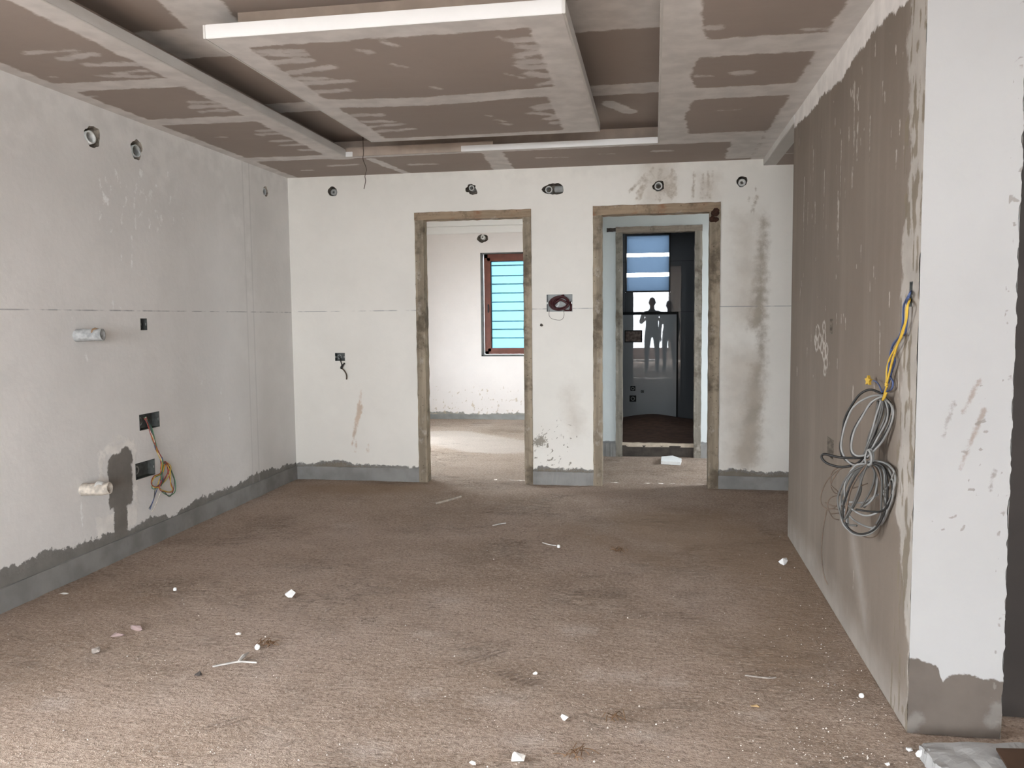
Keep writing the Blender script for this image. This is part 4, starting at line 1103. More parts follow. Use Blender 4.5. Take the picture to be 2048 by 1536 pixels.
pl_ = wb([(1099, 620), (1098, 630), (1103, 637), (1114, 640), (1124, 639), (1128, 630), (1127, 620)], -0.008)
lp = wires('wire_loop', 'thin grey wire loop hanging below the pale wall box', 'wire', [(pl_, 0.0016, m_bcable, 'wire')], pl_[3])
# wire dangling from the ceiling tray
hw = [(-2.115, 5.80, 2.658), (-2.108, 5.79, 2.62), (-2.085, 5.78, 2.55), (-2.055, 5.77, 2.50), (-2.035, 5.76, 2.46), (-2.042, 5.76, 2.42), (-2.028, 5.76, 2.38), (-2.035, 5.76, 2.32), (-2.040, 5.76, 2.255)]
hw = [on(x, y, 1, 5.76) for x, y in ((726, 262), (726, 285), (727, 305), (726, 318), (731, 332), (733, 340), (730, 352), (731, 362), (728, 378))]
hw[0][2] = ZT-0.002
wires('hanging_wire', 'thin brown wire dangling from the ceiling tray', 'wire', [(hw, 0.0028, m_bcable, 'wire')], hw[0])

# ---- cable coil hung on the bare cement wall
def wc(px, dep=0.0):
    out = []
    for x, y in px:
        Y = 3.05+(1785-x)*0.0014+dep
        p = on(x, y, 1, Y)
        if p[0] > XR-0.012: p = on(x, y, 0, XR-0.012)
        out.append(p)
    return out
up = [[(1767, 789), (1742, 780), (1722, 788), (1703, 810), (1690, 840), (1683, 870), (1681, 892), (1685, 912), (1697, 925), (1715, 926), (1733, 910)],
      [(1768, 792), (1740, 794), (1708, 813), (1692, 840), (1684, 872), (1683, 897), (1689, 917), (1703, 929), (1720, 928), (1738, 908), (1763, 878), (1779, 845), (1783, 815), (1770, 792)],
      [(1766, 793), (1745, 805), (1725, 830), (1711, 860), (1704, 888), (1706, 905), (1720, 912), (1737, 904), (1757, 874), (1771, 843), (1777, 818), (1768, 793)],
      [(1766, 794), (1748, 802), (1722, 832), (1707, 865), (1701, 888), (1703, 908), (1718, 915), (1738, 905), (1760, 870), (1775, 838), (1779, 812), (1768, 793)],
      [(1768, 791), (1782, 812), (1782, 840), (1768, 872), (1744, 902), (1732, 912)],
      [(1768, 791), (1785, 815), (1784, 845), (1766, 880), (1746, 904), (1733, 914)],
      [(1762, 800), (1752, 830), (1743, 862), (1733, 893), (1728, 912)],
      [(1757, 802), (1750, 838), (1738, 872), (1731, 905)],
      [(1764, 800), (1760, 830), (1750, 862), (1738, 890), (1731, 910)],
      [(1769, 802), (1770, 828), (1760, 858), (1744, 888), (1734, 908)]]
um = [m_black, m_gcable, m_gcable, m_black, m_black, m_gcable, m_gcable, m_dgcable, m_dgcable, m_gcable]
lo = [[(1738, 927), (1712, 932), (1694, 955), (1690, 975), (1693, 1003), (1710, 1024), (1738, 1030), (1768, 1016), (1785, 985), (1789, 950), (1775, 928), (1748, 922), (1736, 925)],
      [(1738, 926), (1705, 945), (1686, 985), (1680, 1018), (1688, 1050), (1712, 1069), (1738, 1068), (1764, 1045), (1783, 1000), (1786, 962), (1770, 932), (1742, 924)],
      [(1737, 928), (1712, 950), (1695, 985), (1692, 1002), (1704, 1003), (1724, 1003), (1748, 995), (1772, 978), (1786, 952), (1788, 940), (1770, 926), (1742, 926)],
      [(1738, 926), (1702, 950), (1684, 990), (1686, 1012), (1700, 1035), (1722, 1050), (1748, 1055), (1765, 1046), (1775, 1015), (1762, 970), (1752, 940), (1742, 926)],
      [(1739, 925), (1756, 935), (1764, 962), (1764, 995), (1760, 1030), (1752, 1048)],
      [(1740, 925), (1766, 934), (1776, 965), (1774, 1005), (1764, 1035), (1748, 1060), (1722, 1070), (1700, 1060), (1686, 1035), (1690, 1000), (1712, 955), (1735, 930)],
      [(1737, 927), (1725, 950), (1715, 985), (1705, 1010), (1690, 1040)],
      [(1735, 928), (1718, 948), (1702, 980), (1694, 1015), (1690, 1045)],
      [(1740, 928), (1748, 950), (1742, 980), (1730, 1002), (1722, 1015)],
      [(1741, 927), (1753, 950), (1750, 985), (1738, 1005), (1726, 1012)],
      [(1733, 927), (1700, 945), (1678, 985), (1675, 1010), (1690, 1045), (1715, 1050)],
      [(1741, 926), (1770, 936), (1784, 970), (1782, 1000), (1766, 1022), (1738, 1024), (1712, 1018)]]
lm = [m_gcable, m_gcable, m_gcable, m_gcable, m_dgcable, m_black, m_dgcable, m_bcable, m_dgcable, m_gcable, m_dgcable, m_black]
thin = [[(1728, 926), (1700, 930), (1670, 945), (1652, 965), (1642, 990), (1643, 1008), (1655, 1018), (1672, 1012), (1676, 985), (1662, 970), (1664, 945), (1682, 932)],
        [(1678, 940), (1662, 968), (1668, 985), (1680, 990), (1662, 995), (1655, 1012), (1665, 1035), (1678, 1040)],
        [(1650, 1005), (1668, 1012), (1682, 1012), (1690, 1014)], [(1655, 1018), (1672, 1018), (1688, 1024)], [(1660, 1028), (1680, 1026)],
        [(1655, 1015), (1649, 1040), (1645, 1070), (1643, 1105), (1646, 1140), (1651, 1160), (1656, 1169)],
        [(1692, 1050), (1706, 1062), (1735, 1075), (1754, 1070), (1763, 1048)], [(1698, 978), (1715, 974), (1735, 967)]]
side = [(1736, 915), (1700, 916), (1676, 914), (1655, 909), (1646, 909), (1643, 914), (1648, 922), (1660, 929), (1682, 934), (1702, 932)]
coil = empty('cable_coil', tuple(on(1768, 792, 0, XR-0.02)), 'figure-eight coil of grey and black cable hung on the bare cement wall', 'cable')
rnd = random.Random(2)
for pts, m in zip(up, um): tube('cable', jit(wc(pts, rnd.uniform(-.03, .03)), 0.003, rnd), 0.0038 if m != m_black else 0.0044, m, coil, 7, n=6)
for pts, m in zip(lo, lm): tube('cable', jit(wc(pts, rnd.uniform(-.04, .04)), 0.003, rnd), 0.0036, m, coil, 7, n=6)
for k in range(5):      # more strands in the thick of the coil
    pts = [(x+rnd.uniform(-5, 5), y+rnd.uniform(-3, 3)) for x, y in up[8]]; tube('cable', wc(pts, rnd.uniform(-.02, .06)), 0.0044, [m_dgcable, m_gcable, m_black][k % 3], coil, 6)
    pts = [(x+rnd.uniform(-6, 6), y+rnd.uniform(-4, 4)) for x, y in lo[[6, 7, 4, 9, 5][k]]]; tube('cable', wc(pts, rnd.uniform(-.02, .06)), 0.0044, [m_dgcable, m_gcable, m_bcable][k % 3], coil, 6)
for pts in thin: tube('thin_wire', wc(pts, 0.02), 0.0022, m_bcable, coil, 5)
tube('cable', wc(side, 0.0), 0.0046, m_black, coil, 7)
tube('cable_tie', wc([(1738, 900), (1743, 912), (1742, 926), (1736, 930)], -0.045), 0.0045, m_gcable, coil, 7)
tube('cable_tie', wc([(1734, 901), (1742, 899), (1747, 910), (1745, 926), (1735, 931), (1730, 918), (1734, 901)], -0.03), 0.0034, m_gcable, coil, 7)
# twisted yellow and blue wires from the slot box down to the coil
def wr(px, off=0.02): return [on(x, y, 0, XR-off) for x, y in px]
yb = [([on(1823, 592, 0, XR+0.03)]+wr([(1818, 604), (1813, 618), (1812, 640), (1806, 658), (1800, 676), (1792, 694), (1780, 716), (1774, 738), (1773, 762), (1771, 772)], 0.020), 0.0034, m_yel, 'yellow_wire'),
      ([on(1823, 596, 0, XR+0.03)]+wr([(1816, 608), (1814, 632), (1810, 650), (1804, 670), (1795, 690), (1789, 708), (1783, 728), (1778, 750), (1773, 770)], 0.026), 0.0034, m_yel, 'yellow_wire'),
      ([on(1823, 578, 0, XR+0.03)]+wr([(1820, 586), (1812, 600), (1807, 614), (1806, 640), (1803, 660), (1799, 672), (1790, 684), (1782, 700), (1779, 722), (1777, 745), (1782, 756), (1786, 765), (1783, 778), (1770, 784)], 0.018), 0.0032, m_blu, 'blue_wire'),
      ([on(1822, 575, 0, XR+0.03)]+wr([(1819, 590), (1814, 604), (1816, 625), (1813, 650), (1810, 668), (1800, 672), (1785, 690), (1786, 708), (1790, 722), (1783, 745), (1776, 768), (1766, 784)], 0.016), 0.0032, m_blu, 'blue_wire'),
      (wr([(1764, 785), (1759, 772), (1753, 764), (1746, 761)], 0.03), 0.0028, m_blu, 'blue_wire'),
      (wr([(1774, 772), (1771, 780), (1768, 792), (1765, 800), (1769, 796), (1773, 785)], 0.035), 0.0034, m_yel, 'yellow_tie')]
tw = wires('wire_bundle', 'twisted yellow and blue wires running from the corner slot to the coil', 'wires', yb, on(1823, 590, 0, XR-0.01))
# yellow star-shaped end cap
sp_ = on(1737, 761, 0, XR-0.032)
V = []; n = 10
for d in (-0.006, 0.006):
    for i in range(n):
        a = 2*math.pi*i/n+0.3; r = 0.019 if i % 2 == 0 else 0.010
        V.append((0.3*r*math.cos(a)+d*0.8, -r*math.cos(a)+d*0.3, r*math.sin(a)))
Fc = [tuple(range(n))[::-1], tuple(range(n, 2*n))]+[(i, (i+1) % n, n+(i+1) % n, n+i) for i in range(n)]
o = mesh_obj('wire_cap', [np.array(v)+sp_-np.array(tw.location) for v in V], Fc, m_yel, tw); o['label'] = 'bright yellow star-shaped wire cap'
o = mesh_obj('wire_cap', [np.array(v)*0.5+np.array(on(1773, 769, 0, XR-0.032))-np.array(tw.location) for v in V], Fc, m_yel, tw)

# ------------------------------------------------------------------ debris on the floor
def lump_mesh(name, sx, sy, sz, seed, sub=2, amp=0.25, sharp=False):
    """broken chip: convex hull of random points, or a small rounded bead"""
    bm = bmesh.new(); rnd = random.Random(seed)
    if sharp:
        for _ in range(13):
            d = Vector((rnd.gauss(0, 1), rnd.gauss(0, 1), rnd.gauss(0, 1))).normalized()*rnd.uniform(0.8, 1.1)
            bm.verts.new((d.x*sx, d.y*sy, max(d.z, -0.5)*sz))
        r = bmesh.ops.convex_hull(bm, input=bm.verts[:])
        bmesh.ops.delete(bm, geom=[v for v in bm.verts if not v.link_faces], context='VERTS')
    else:
        bmesh.ops.create_icosphere(bm, subdivisions=sub, radius=1.0)
        for v in bm.verts:
            k = 1+rnd.uniform(-amp, amp)*0.4
            v.co = Vector((v.co.x*k*sx, v.co.y*k*sy, max(v.co.z*k, -0.6)*sz))
    zmin = min(v.co.z for v in bm.verts)
    for v in bm.verts: v.co.z -= zmin
    me = bpy.data.meshes.new(name); bm.to_mesh(me); bm.free(); return me
def ground_lump(name, px, size, mat, label, cat, seed, group=None, rot=0.0, flat=0.6, sharp=True):
    p = on(px[0], px[1], 2, 0.0)
    me = lump_mesh(name, size[0], size[1], size[2], seed, 2, 0.25, sharp)
    o = link(name, me, mat, None, False, (p[0], p[1], -0.001)); o.rotation_euler = (0, 0, rot)
    return tag(o, label, cat, group)
GD = 'loose debris on the screed'
ground_lump('foam_chunk', (578, 1194), (0.034, 0.026, 0.026), m_foam, 'largest white foam chunk lying alone left of the floor centre', 'foam', 1, GD, 0.3)
ground_lump('foam_chunk', (1566, 1128), (0.024, 0.026, 0.034), m_foam, 'white foam chunk on the floor beside the bare cement wall', 'foam', 2, GD)
ground_lump('foam_ball', (515, 1298), (0.011, 0.011, 0.014), m_foam, 'small white ball next to the brown fibre tuft', 'foam', 3, GD, sharp=False)
ground_lump('foam_ball', (350, 1181), (0.009, 0.009, 0.011), m_foam, 'small white bead near the skirting of the left wall', 'foam', 4, GD, sharp=False)
ground_lump('foam_ball', (1117, 1095), (0.010, 0.010, 0.012), m_foam, 'white bead at the end of a pale straw, centre floor', 'foam', 5, GD, sharp=False)
ground_lump('plaster_lump', (1129, 1439), (0.017, 0.013, 0.016), m_chip, 'pale square plaster lump in the lower middle of the floor', 'rubble', 6, GD)
ground_lump('plaster_lump', (1037, 1521), (0.026, 0.016, 0.022), m_chip, 'crumbly white plaster lump at the bottom edge of the photo', 'rubble', 7, GD)
ground_lump('plaster_lump', (945, 1530), (0.014, 0.010, 0.009), m_chip, 'low pale plaster lump left of the crumbly one at the bottom edge', 'rubble', 71, GD)
ground_lump('plaster_chip', (476, 1269), (0.016, 0.009, 0.008), m_chip, 'small pale plaster chip above the brown fibre tuft', 'rubble', 8, GD)
ground_lump('plaster_chip', (128, 1189), (0.025, 0.012, 0.008), m_chip, 'long pale plaster chip against the left skirting', 'rubble', 9, GD, 0.3)
ground_lump('plaster_chip', (1071, 1348), (0.010, 0.008, 0.008), m_chip, 'white plaster chip beside the shoe print', 'rubble', 10, GD)
ground_lump('plaster_chip', (1723, 1394), (0.009, 0.009, 0.010), m_foam, 'white bead on the floor below the bare wall, near the column foot', 'foam', 11, GD, sharp=False)
ground_lump('plaster_chip', (1818, 1501), (0.012, 0.009, 0.009), m_foam, 'white crumb just left of the white sheet', 'foam', 12, GD)
ground_lump('plaster_chip', (1774, 1530), (0.009, 0.007, 0.007), m_foam, 'white crumb at the bottom edge left of the white sheet', 'foam', 13, GD)
ground_lump('stone', (193, 1305), (0.024, 0.016, 0.018), m_stone, 'grey angular stone on the left part of the floor', 'stone', 14, GD, 0.7)
ground_lump('mud_lump', (396, 1350), (0.018, 0.012, 0.011), m_dlump, 'dark crumbly lump left of the pale sliver', 'rubble', 15, GD)
ground_lump('flake', (233, 1272), (0.036, 0.020, 0.010), m_pink, 'pinkish flake, the nearer of a pair on the left floor', 'rubble', 16, GD, 0.5)
ground_lump('flake', (273, 1260), (0.036, 0.020, 0.016), m_pink, 'pinkish flake, the farther of a pair on the left floor', 'rubble', 17, GD, -0.3)
ground_lump('wood_chip', (1512, 1413), (0.026, 0.009, 0.006), m_wchip, 'yellowish wood chip on the lower right floor', 'wood', 18, GD, -0.25)
# pale sliver, sticks, straw
def strip(name, pts, w, h, mat, label, cat, group=GD):
    P = catmull([np.array((*on(x, y, 2, 0.0)[:2], 0.0)) for x, y in pts], 5); V = []; Fc = []
    c = P[0].copy()
    for i, p in enumerate(P):
        t = P[min(i+1, len(P)-1)]-P[max(i-1, 0)]; n_ = np.array((-t[1], t[0], 0)); n_ /= np.linalg.norm(n_)+1e-9
        k = w*(0.25+0.75*math.sin(math.pi*(0.12+0.76*i/(len(P)-1))))
        for (a, z) in ((-k, 0.0), (-k*0.6, h), (k*0.6, h), (k, 0.0)): V.append(p-c+n_*a+np.array((0, 0, z)))
    for i in range(len(P)-1):
        for j in range(4): Fc.append((i*4+j, i*4+(j+1) % 4, i*4+4+(j+1) % 4, i*4+4+j))
    Fc += [(3, 2, 1, 0), tuple((len(P)-1)*4+j for j in range(4))]
    o = mesh_obj(name, V, Fc, mat, None, False, tuple(c)); return tag(o, label, cat, group)
o = strip('wood_sliver', [(425, 1334), (455, 1328), (480, 1324), (514, 1326)], 0.006, 0.005, m_sliver, 'pale forked sliver lying on the left floor', 'wood')
q0 = np.array((*on(478, 1324, 2, 0.0)[:2], 0.004)); q1 = np.array((*on(497, 1311, 2, 0.0)[:2], 0.012))
V, Fc = tube_data([q0, (q0+q1)/2+np.array((0, 0, .004)), q1], [0.005, 0.008, 0.003], 5); mesh_obj('fork', [v-np.array(o.location) for v in V], Fc, m_sliver, o)
strip('stick', [(872, 1008), (895, 1002), (922, 994)], 0.012, 0.012, m_stick, 'short weathered stick in front of the left doorway', 'stick')
strip('straw', [(1085, 1086), (1100, 1090), (1113, 1092)], 0.004, 0.005, m_sliver, 'thin pale straw ending at a white bead', 'straw')
strip('wood_chip', [(1490, 1351), (1535, 1356), (1552, 1355)], 0.007, 0.003, m_stone, 'flat grey splinter on the right floor', 'wood')
strip('wood_chip', [(985, 1052), (1002, 1048), (1012, 1047)], 0.006, 0.006, m_sliver, 'pale curled shaving on the middle floor', 'wood')
# fibre tufts
def tuft(px, r, n_, label, seed):
    p = on(px[0], px[1], 2, 0.0); root = empty('fibre_tuft', (p[0], p[1], 0.0), label, 'fibre', GD)
    rnd = random.Random(seed); V = []; Fc = []
    for i in range(n_):
        a = rnd.uniform(0, 6.28); q = np.array((rnd.gauss(0, r*0.5), rnd.gauss(0, r*0.35), 0.003))
        d = np.array((math.cos(a), math.sin(a), 0))*r*rnd.uniform(0.5, 1.1)
        v, f = tube_data(catmull([q-d*0.5, q+np.array((0, 0, rnd.uniform(.003, .018))), q+d*0.5+np.array((0, 0, rnd.uniform(0, .03)))], 3), 0.0016, 4)
        Fc += [tuple(k+len(V) for k in ff) for ff in f]; V += v
    mesh_obj('fibres', V, Fc, m_fibre, root)
tuft((535, 1290), 0.040, 22, 'rusty brown fibre tuft beside the small white ball', 1)
tuft((1236, 1103), 0.040, 18, 'rusty brown fibre tuft on the middle floor', 2)
tuft((1225, 1440), 0.040, 12, 'rusty fibre tuft right of the pale square plaster lump', 3)
tuft((1150, 1512), 0.050, 14, 'rusty fibre tuft at the bottom edge of the photo', 4)
# uncountable grit
rnd = random.Random(31); gv = []; gf = []
for i in range(1500):
    if i < 330: px_ = (min(1830, rnd.gauss(1690, 90)), rnd.uniform(1090, 1530))
    else: px_ = (rnd.uniform(0, 1850), 980+(rnd.random()**0.8)*556)
    p = on(*px_, 2, 0.0)
    if p[0] > XR-0.02 or p[0] < XL+0.03: continue
    r = rnd.uniform(0.0010, 0.0030)*(1.5 if rnd.random() < 0.08 else 1); b0 = len(gv); a = rnd.uniform(0, 6)
    for k in range(4): gv.append((p[0]+r*math.cos(a+k*1.57)*rnd.uniform(.7, 1.3), p[1]+r*math.sin(a+k*1.57)*rnd.uniform(.7, 1.3), 0.001))
    gv.append((p[0], p[1], 0.001+r*1.2))
    gf += [(b0+k, b0+(k+1) % 4, b0+4) for k in range(4)]
o = mesh_obj('grit', gv, gf, simple('pale_grit', (0.56, 0.50, 0.45), 0.9, 0.4, 14, 0)); tag(o, 'fine pale grit and crumbs strewn over the dusty floor', 'grit', kind='stuff')

# ---- white sheet and cardboard beside the column foot
def sheet_mesh(outline, z0, thick, seed, crumple=0.0, ndiv=7):
    bm = bmesh.new(); rnd = random.Random(seed)
    vs = [bm.verts.new((x, y, z0+thick)) for x, y in outline]
    f = bm.faces.new(vs); bmesh.ops.triangulate(bm, faces=[f])
    bmesh.ops.subdivide_edges(bm, edges=bm.edges[:], cuts=ndiv, use_grid_fill=True)
    bmesh.ops.triangulate(bm, faces=bm.faces[:])
    ret = bmesh.ops.extrude_face_region(bm, geom=bm.faces[:])
    for v in [g for g in ret['geom'] if isinstance(g, bmesh.types.BMVert)]: v.co.z = z0
    bmesh.ops.recalc_face_normals(bm, faces=bm.faces[:])
    return bm
ol = [on(x, y, 2, 0.045)[:2] for x, y in ((1838, 1487), (1852, 1478), (1990, 1480), (2090, 1483), (2150, 1620), (1960, 1640), (1895, 1545), (1862, 1515))]
c0 = ol[0]
bm = sheet_mesh([(p[0]-c0[0], p[1]-c0[1]) for p in ol], 0.0, 0.038, 3)
for v in bm.verts:
    w = (v.co.x+c0[0], v.co.y+c0[1])
    left = max(0.0, 1-(v.co.x)/0.05)
    if v.co.z > 0.01:
        v.co.z += (float(vnoise(w[0]*30, w[1]*30, 5))-.5)*0.010 + left*((float(vnoise(w[0]*90, w[1]*70, 6))-.5)*0.022+0.004)
    v.co.x += left*(float(vnoise(w[1]*80, v.co.z*90, 7))-.5)*0.012
m_sheet = plaster('white_wrap', (0.37, 0.363, 0.355), 0.08, [], bump=0.35)
o = bm_obj('foam_sheet', bm, m_sheet, None, False, (c0[0], c0[1], 0.0)); tag(o, 'dusty white wrapped foam sheet lying before the column foot', 'foam sheet')
bm = bmesh.new()
rnd = random.Random(8)
for k in range(5):
    me = lump_mesh('t', 0.018, 0.016, 0.016, 50+k, 2, 0.5, True); bb = bmesh.new(); bb.from_mesh(me)
    for v in bb.verts: v.co += Vector((0.008+k*0.006, -0.003-k*0.014, 0.004+0.010*(k % 2)))
    me2 = bpy.data.meshes.new('t2'); bb.to_mesh(me2); bb.free(); bm.from_mesh(me2)
p_ = bm_obj('crumpled_corner', bm, m_foam, o); p_['label'] = 'crumpled bright white end of the sheet'
oc = [on(x, y, 2, 0.052)[:2] for x, y in ((1992, 1497), (2110, 1500), (2160, 1600), (2048, 1590))]
c1 = oc[0]
bm = sheet_mesh([(p[0]-c1[0], p[1]-c1[1]) for p in oc], 0.0, 0.006, 4, ndiv=3)
o = bm_obj('cardboard', bm, m_card, None, False, (c1[0], c1[1], 0.048)); tag(o, 'brown cardboard piece lying on the white foam sheet', 'cardboard')

# ------------------------------------------------------------------ corridor and bathroom things
ol = [on(x, y, 2, 0.03)[:2] for x, y in ((1323, 913), (1345, 911), (1363, 917), (1361, 924), (1322, 922))]
c2 = ol[0]
bm = sheet_mesh([(p[0]-c2[0], p[1]-c2[1]) for p in ol], 0.0, 0.03, 5, ndiv=2)
o = bm_obj('foam_block', bm, m_foam, None, False, (c2[0], c2[1], 0.0)); tag(o, 'flat white foam block on the floor before the bathroom', 'foam')
# sand heap on the bathroom floor
n1, n2 = 26, 22; V = []; Fc = []
for i in range(n1):
    for j in range(n2):
        x = BX0+0.01+(BX1-BX0-0.02)*i/(n1-1); y = YI+0.16+(YB-0.04-YI-0.16)*j/(n2-1)
        z = 0.107+0.075*math.exp(-((x+0.02)/0.35)**2-((y-YB+0.25)/0.6)**2)+0.01*float(fbm(x*9, y*9, 3)); V.append((x, y, z))
for i in range(n1-1):
    for j in range(n2-1): Fc.append((i*n2+j, (i+1)*n2+j, (i+1)*n2+j+1, i*n2+j+1))
o = mesh_obj('sand_heap', V, Fc, m_sand, None, True); tag(o, 'low heap of dark brown sand on the bathroom floor', 'sand')
def wall_plate(x0, x1, z0, z1, label, ring=True):
    root = empty('plumbing_outlet', ((x0+x1)/2, YB-0.036, z0), label, 'outlet', 'openings in the bathroom tile')
    cx = (x0+x1)/2
    box('frame', x0-cx, x1-cx, -0.008, 0.004, 0, z1-z0, m_joint, root, 0.002)
    n = 16; r = min(x1-x0, z1-z0)*0.32
    V, Fc = pipe_data((0, -0.002, (z1-z0)/2), (0, -0.018, (z1-z0)/2), r, r*0.7, n)
    mesh_obj('pipe_end', V, Fc, m_grey_pvc, root, True)
wall_plate(-0.285, -0.225, 0.455, 0.515, 'upper small square outlet in the bathroom tile')
wall_plate(-0.295, -0.215, 0.325, 0.400, 'lower larger square outlet in the bathroom tile')
wall_plate(-0.158, -0.126, 0.432, 0.462, 'small round outlet right of the two square ones')
root = empty('junction_box', (-0.25, YB-0.036, 1.04), 'wide wall box in the bathroom tile reflecting the room', 'wall box')
for (x0, x1, z0, z1) in ((-0.105, 0.105, 0, 0.012), (-0.105, 0.105, 0.133, 0.145), (-0.105, -0.093, 0, 0.145), (0.093, 0.105, 0, 0.145)):
    box('rim', x0, x1, -0.008, 0.004, z0, z1, m_joint, root, 0.001)
box('inside', -0.095, 0.095, 0.0, 0.003, 0.01, 0.135, simple('brown_box_inside', (0.16, 0.12, 0.10), 0.8, 0.5, 30, 0.4), root)

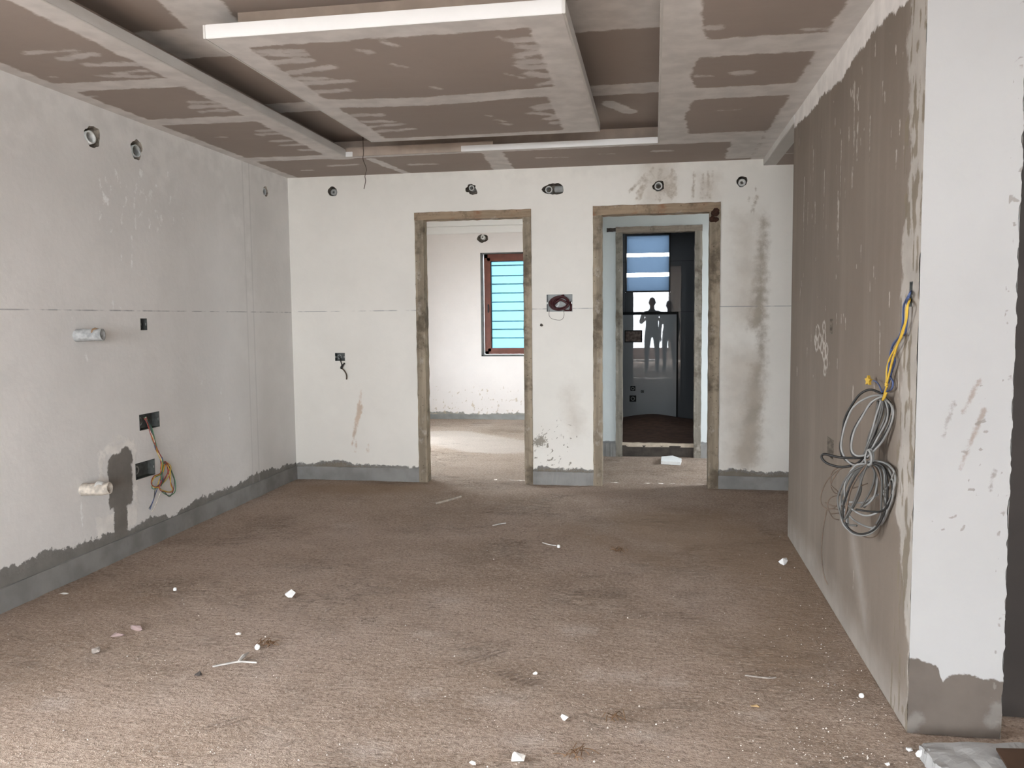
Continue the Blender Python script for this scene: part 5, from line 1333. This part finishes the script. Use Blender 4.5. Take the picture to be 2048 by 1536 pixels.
# ------------------------------------------------------------------ the photographer and a companion (seen in the bathroom tile)
m_skin = simple('skin', (0.30, 0.17, 0.11), 0.6, 0.08, 20, 0.05)
m_hair = simple('black_hair', (0.012, 0.010, 0.009), 0.6, 0.2, 80, 0.3)
m_shirt1 = simple('dark_grey_shirt', (0.045, 0.043, 0.045), 0.85, 0.15, 20, 0.2)
m_shirt2 = simple('black_shirt', (0.02, 0.02, 0.022), 0.85, 0.15, 20, 0.2)
m_trou = simple('dark_trousers', (0.03, 0.03, 0.035), 0.85, 0.15, 20, 0.2)
m_shoe = simple('black_shoes', (0.015, 0.014, 0.013), 0.6, 0.2, 20, 0.1)
def person(loc, H_, arms, label, shirt, rotz=0.0):
    k = H_/1.75
    J = {'pelvis': (0, 0, .95, .145), 'waist': (0, .01, 1.08, .125), 'chest': (0, .0, 1.28, .145), 'neckb': (0, -.01, 1.45, .075), 'neck': (0, 0, 1.52, .055), 'head0': (0, .015, 1.58, .065)}
    E_ = [('pelvis', 'waist'), ('waist', 'chest'), ('chest', 'neckb'), ('neckb', 'neck'), ('neck', 'head0')]
    for s_ in (-1, 1):
        t = 'L' if s_ < 0 else 'R'
        J.update({'hip'+t: (s_*.10, 0, .90, .095), 'knee'+t: (s_*.115, .015, .50, .060), 'calf'+t: (s_*.12, -.015, .36, .056), 'ank'+t: (s_*.125, -.02, .085, .040), 'ball'+t: (s_*.135, .10, .04, .040), 'toe'+t: (s_*.14, .17, .03, .028)})
        E_ += [('pelvis', 'hip'+t), ('hip'+t, 'knee'+t), ('knee'+t, 'calf'+t), ('calf'+t, 'ank'+t), ('ank'+t, 'ball'+t), ('ball'+t, 'toe'+t)]
        sh, el, wr_, hd = arms[t]
        J.update({'sh'+t: (*sh, .062), 'el'+t: (*el, .043), 'wr'+t: (*wr_, .028), 'palm'+t: (*hd, .030)})
        E_ += [('chest', 'sh'+t), ('sh'+t, 'el'+t), ('el'+t, 'wr'+t), ('wr'+t, 'palm'+t)]
        w_ = np.array(wr_); h_ = np.array(hd); d = (h_-w_); d /= np.linalg.norm(d)
        lat = np.array((1.0, 0, 0)) if abs(d[0]) < .8 else np.array((0, 1.0, 0)); lat = lat-d*(lat@d); lat /= np.linalg.norm(lat)
        nrm = np.cross(d, lat)
        for f in range(4):      # four fingers of unequal length, each with a bend
            b = h_+lat*(f-1.5)*0.019+d*0.02; L_ = (0.062, 0.072, 0.068, 0.052)[f]
            J['f%d%sa' % (f, t)] = (*b, .0095); J['f%d%sb' % (f, t)] = (*(b+d*L_*.55-nrm*.006), .0085); J['f%d%sc' % (f, t)] = (*(b+d*L_*.95-nrm*.026), .0075)
            E_ += [('palm'+t, 'f%d%sa' % (f, t)), ('f%d%sa' % (f, t), 'f%d%sb' % (f, t)), ('f%d%sb' % (f, t), 'f%d%sc' % (f, t))]
        b = h_-lat*0.030*s_-d*0.005
        J['t'+t+'a'] = (*b, .011); J['t'+t+'b'] = (*(b-lat*s_*.018+d*.035), .009)
        E_ += [('palm'+t, 't'+t+'a'), ('t'+t+'a', 't'+t+'b')]
    names = list(J); idx = {n: i for i, n in enumerate(names)}
    me = bpy.data.meshes.new('sk'); me.from_pydata([tuple(c*k for c in J[n][:3]) for n in names], [(idx[a], idx[b]) for a, b in E_], [])
    ob = bpy.data.objects.new('sk', me); COL.objects.link(ob)
    md = ob.modifiers.new('s', 'SKIN'); sub = ob.modifiers.new('d', 'SUBSURF'); sub.levels = 2; sub.render_levels = 2
    if not me.skin_vertices: me.attributes  # layer is made by the modifier
    for i, n in enumerate(names):
        r = J[n][3]*k
        sv = me.skin_vertices[0].data[i]
        sv.radius = (r*1.22, r*0.85) if n in ('pelvis', 'waist', 'chest') else (r, r); sv.use_root = n == 'pelvis'
    dg = bpy.context.evaluated_depsgraph_get()
    body = bpy.data.meshes.new_from_object(ob.evaluated_get(dg)); bpy.data.objects.remove(ob)
    bm = bmesh.new(); bm.from_mesh(body)
    # head with brow, nose, lips, chin and ears
    hb = bmesh.new(); bmesh.ops.create_uvsphere(hb, u_segments=28, v_segments=20, radius=1.0)
    for v in hb.verts:
        x, y, z = v.co; g = lambda a, b, s: math.exp(-((x-a)**2+(z-b)**2)/s)
        X, Y_, Z_ = x*.075, y*.094, z*.118
        if z < 0: X *= 1-.28*z*z; Y_ *= 1-.10*z*z
        if y > 0.2:
            Y_ += .020*g(0, -.12, .02)+.012*g(0, -.22, .012)-.010*(g(.36, .04, .02)+g(-.36, .04, .02))+.005*g(0, .22, .10)+.006*g(0, -.48, .02)+.008*g(0, -.85, .06)
        if abs(x) > .9 and abs(z) < .25 and -.35 < y < .15: X *= 1.16
        v.co = (X*k, (Y_+.02)*k, (Z_+1.635)*k)
    hm = bpy.data.meshes.new('h'); hb.to_mesh(hm); hb.free(); bm.from_mesh(hm)
    for f in bm.faces:
        c = f.calc_center_median()/k; f.smooth = True
        hand = min((c-Vector(arms['L'][3])).length, (c-Vector(arms['R'][3])).length) < .125
        fore = min((c-Vector(arms[t][1])*.35-Vector(arms[t][2])*.65).length for t in 'LR') < .11
        f.material_index = 0 if (c.z > 1.49 or hand or fore) else (2 if c.z < .98 else 1)
        if c.z < .09: f.material_index = 3
    o = bm_obj('person', bm, [m_skin, shirt, m_trou, m_shoe], None, True, loc); o.rotation_euler = (0, 0, rotz)
    tag(o, label, 'person')
    hr = bmesh.new(); bmesh.ops.create_uvsphere(hr, u_segments=24, v_segments=16, radius=1.0)
    bmesh.ops.delete(hr, geom=[v for v in hr.verts if v.co.z < .12+.55*max(0, v.co.y+.15) and not (v.co.y < -.25 and v.co.z > -.45)], context='VERTS')
    for v in hr.verts: v.co = Vector((v.co.x*.082*k, (v.co.y*.101+.015)*k, (v.co.z*.127+1.637)*k))
    bm_obj('hair', hr, m_hair, o, True)
    return o
armsP = {'L': ((-.19, 0, 1.40), (-.27, .10, 1.15), (-.13, .28, 1.27), (-.085, .33, 1.31)), 'R': ((.19, 0, 1.40), (.27, .10, 1.15), (.13, .28, 1.27), (.085, .33, 1.31))}
armsS = {'L': ((-.19, 0, 1.40), (-.235, -.02, 1.12), (-.225, .05, .87), (-.22, .07, .80)), 'R': ((.19, 0, 1.40), (.235, -.02, 1.12), (.225, .05, .87), (.22, .07, .80))}
person((-0.06, -0.44, 0.0), 1.80, armsP, 'person in dark clothes holding a phone up, mirrored in the bathroom tile', m_shirt1)
person((0.36, -0.62, 0.0), 1.72, armsS, 'person in black standing beside the photographer, mirrored in the bathroom tile', m_shirt2, 0.2)
ph = box('phone', -0.078, 0.078, -0.045, -0.036, 1.312, 1.388, m_gasket, None, 0.003); tag(ph, 'black phone held up by the person in dark clothes', 'phone')
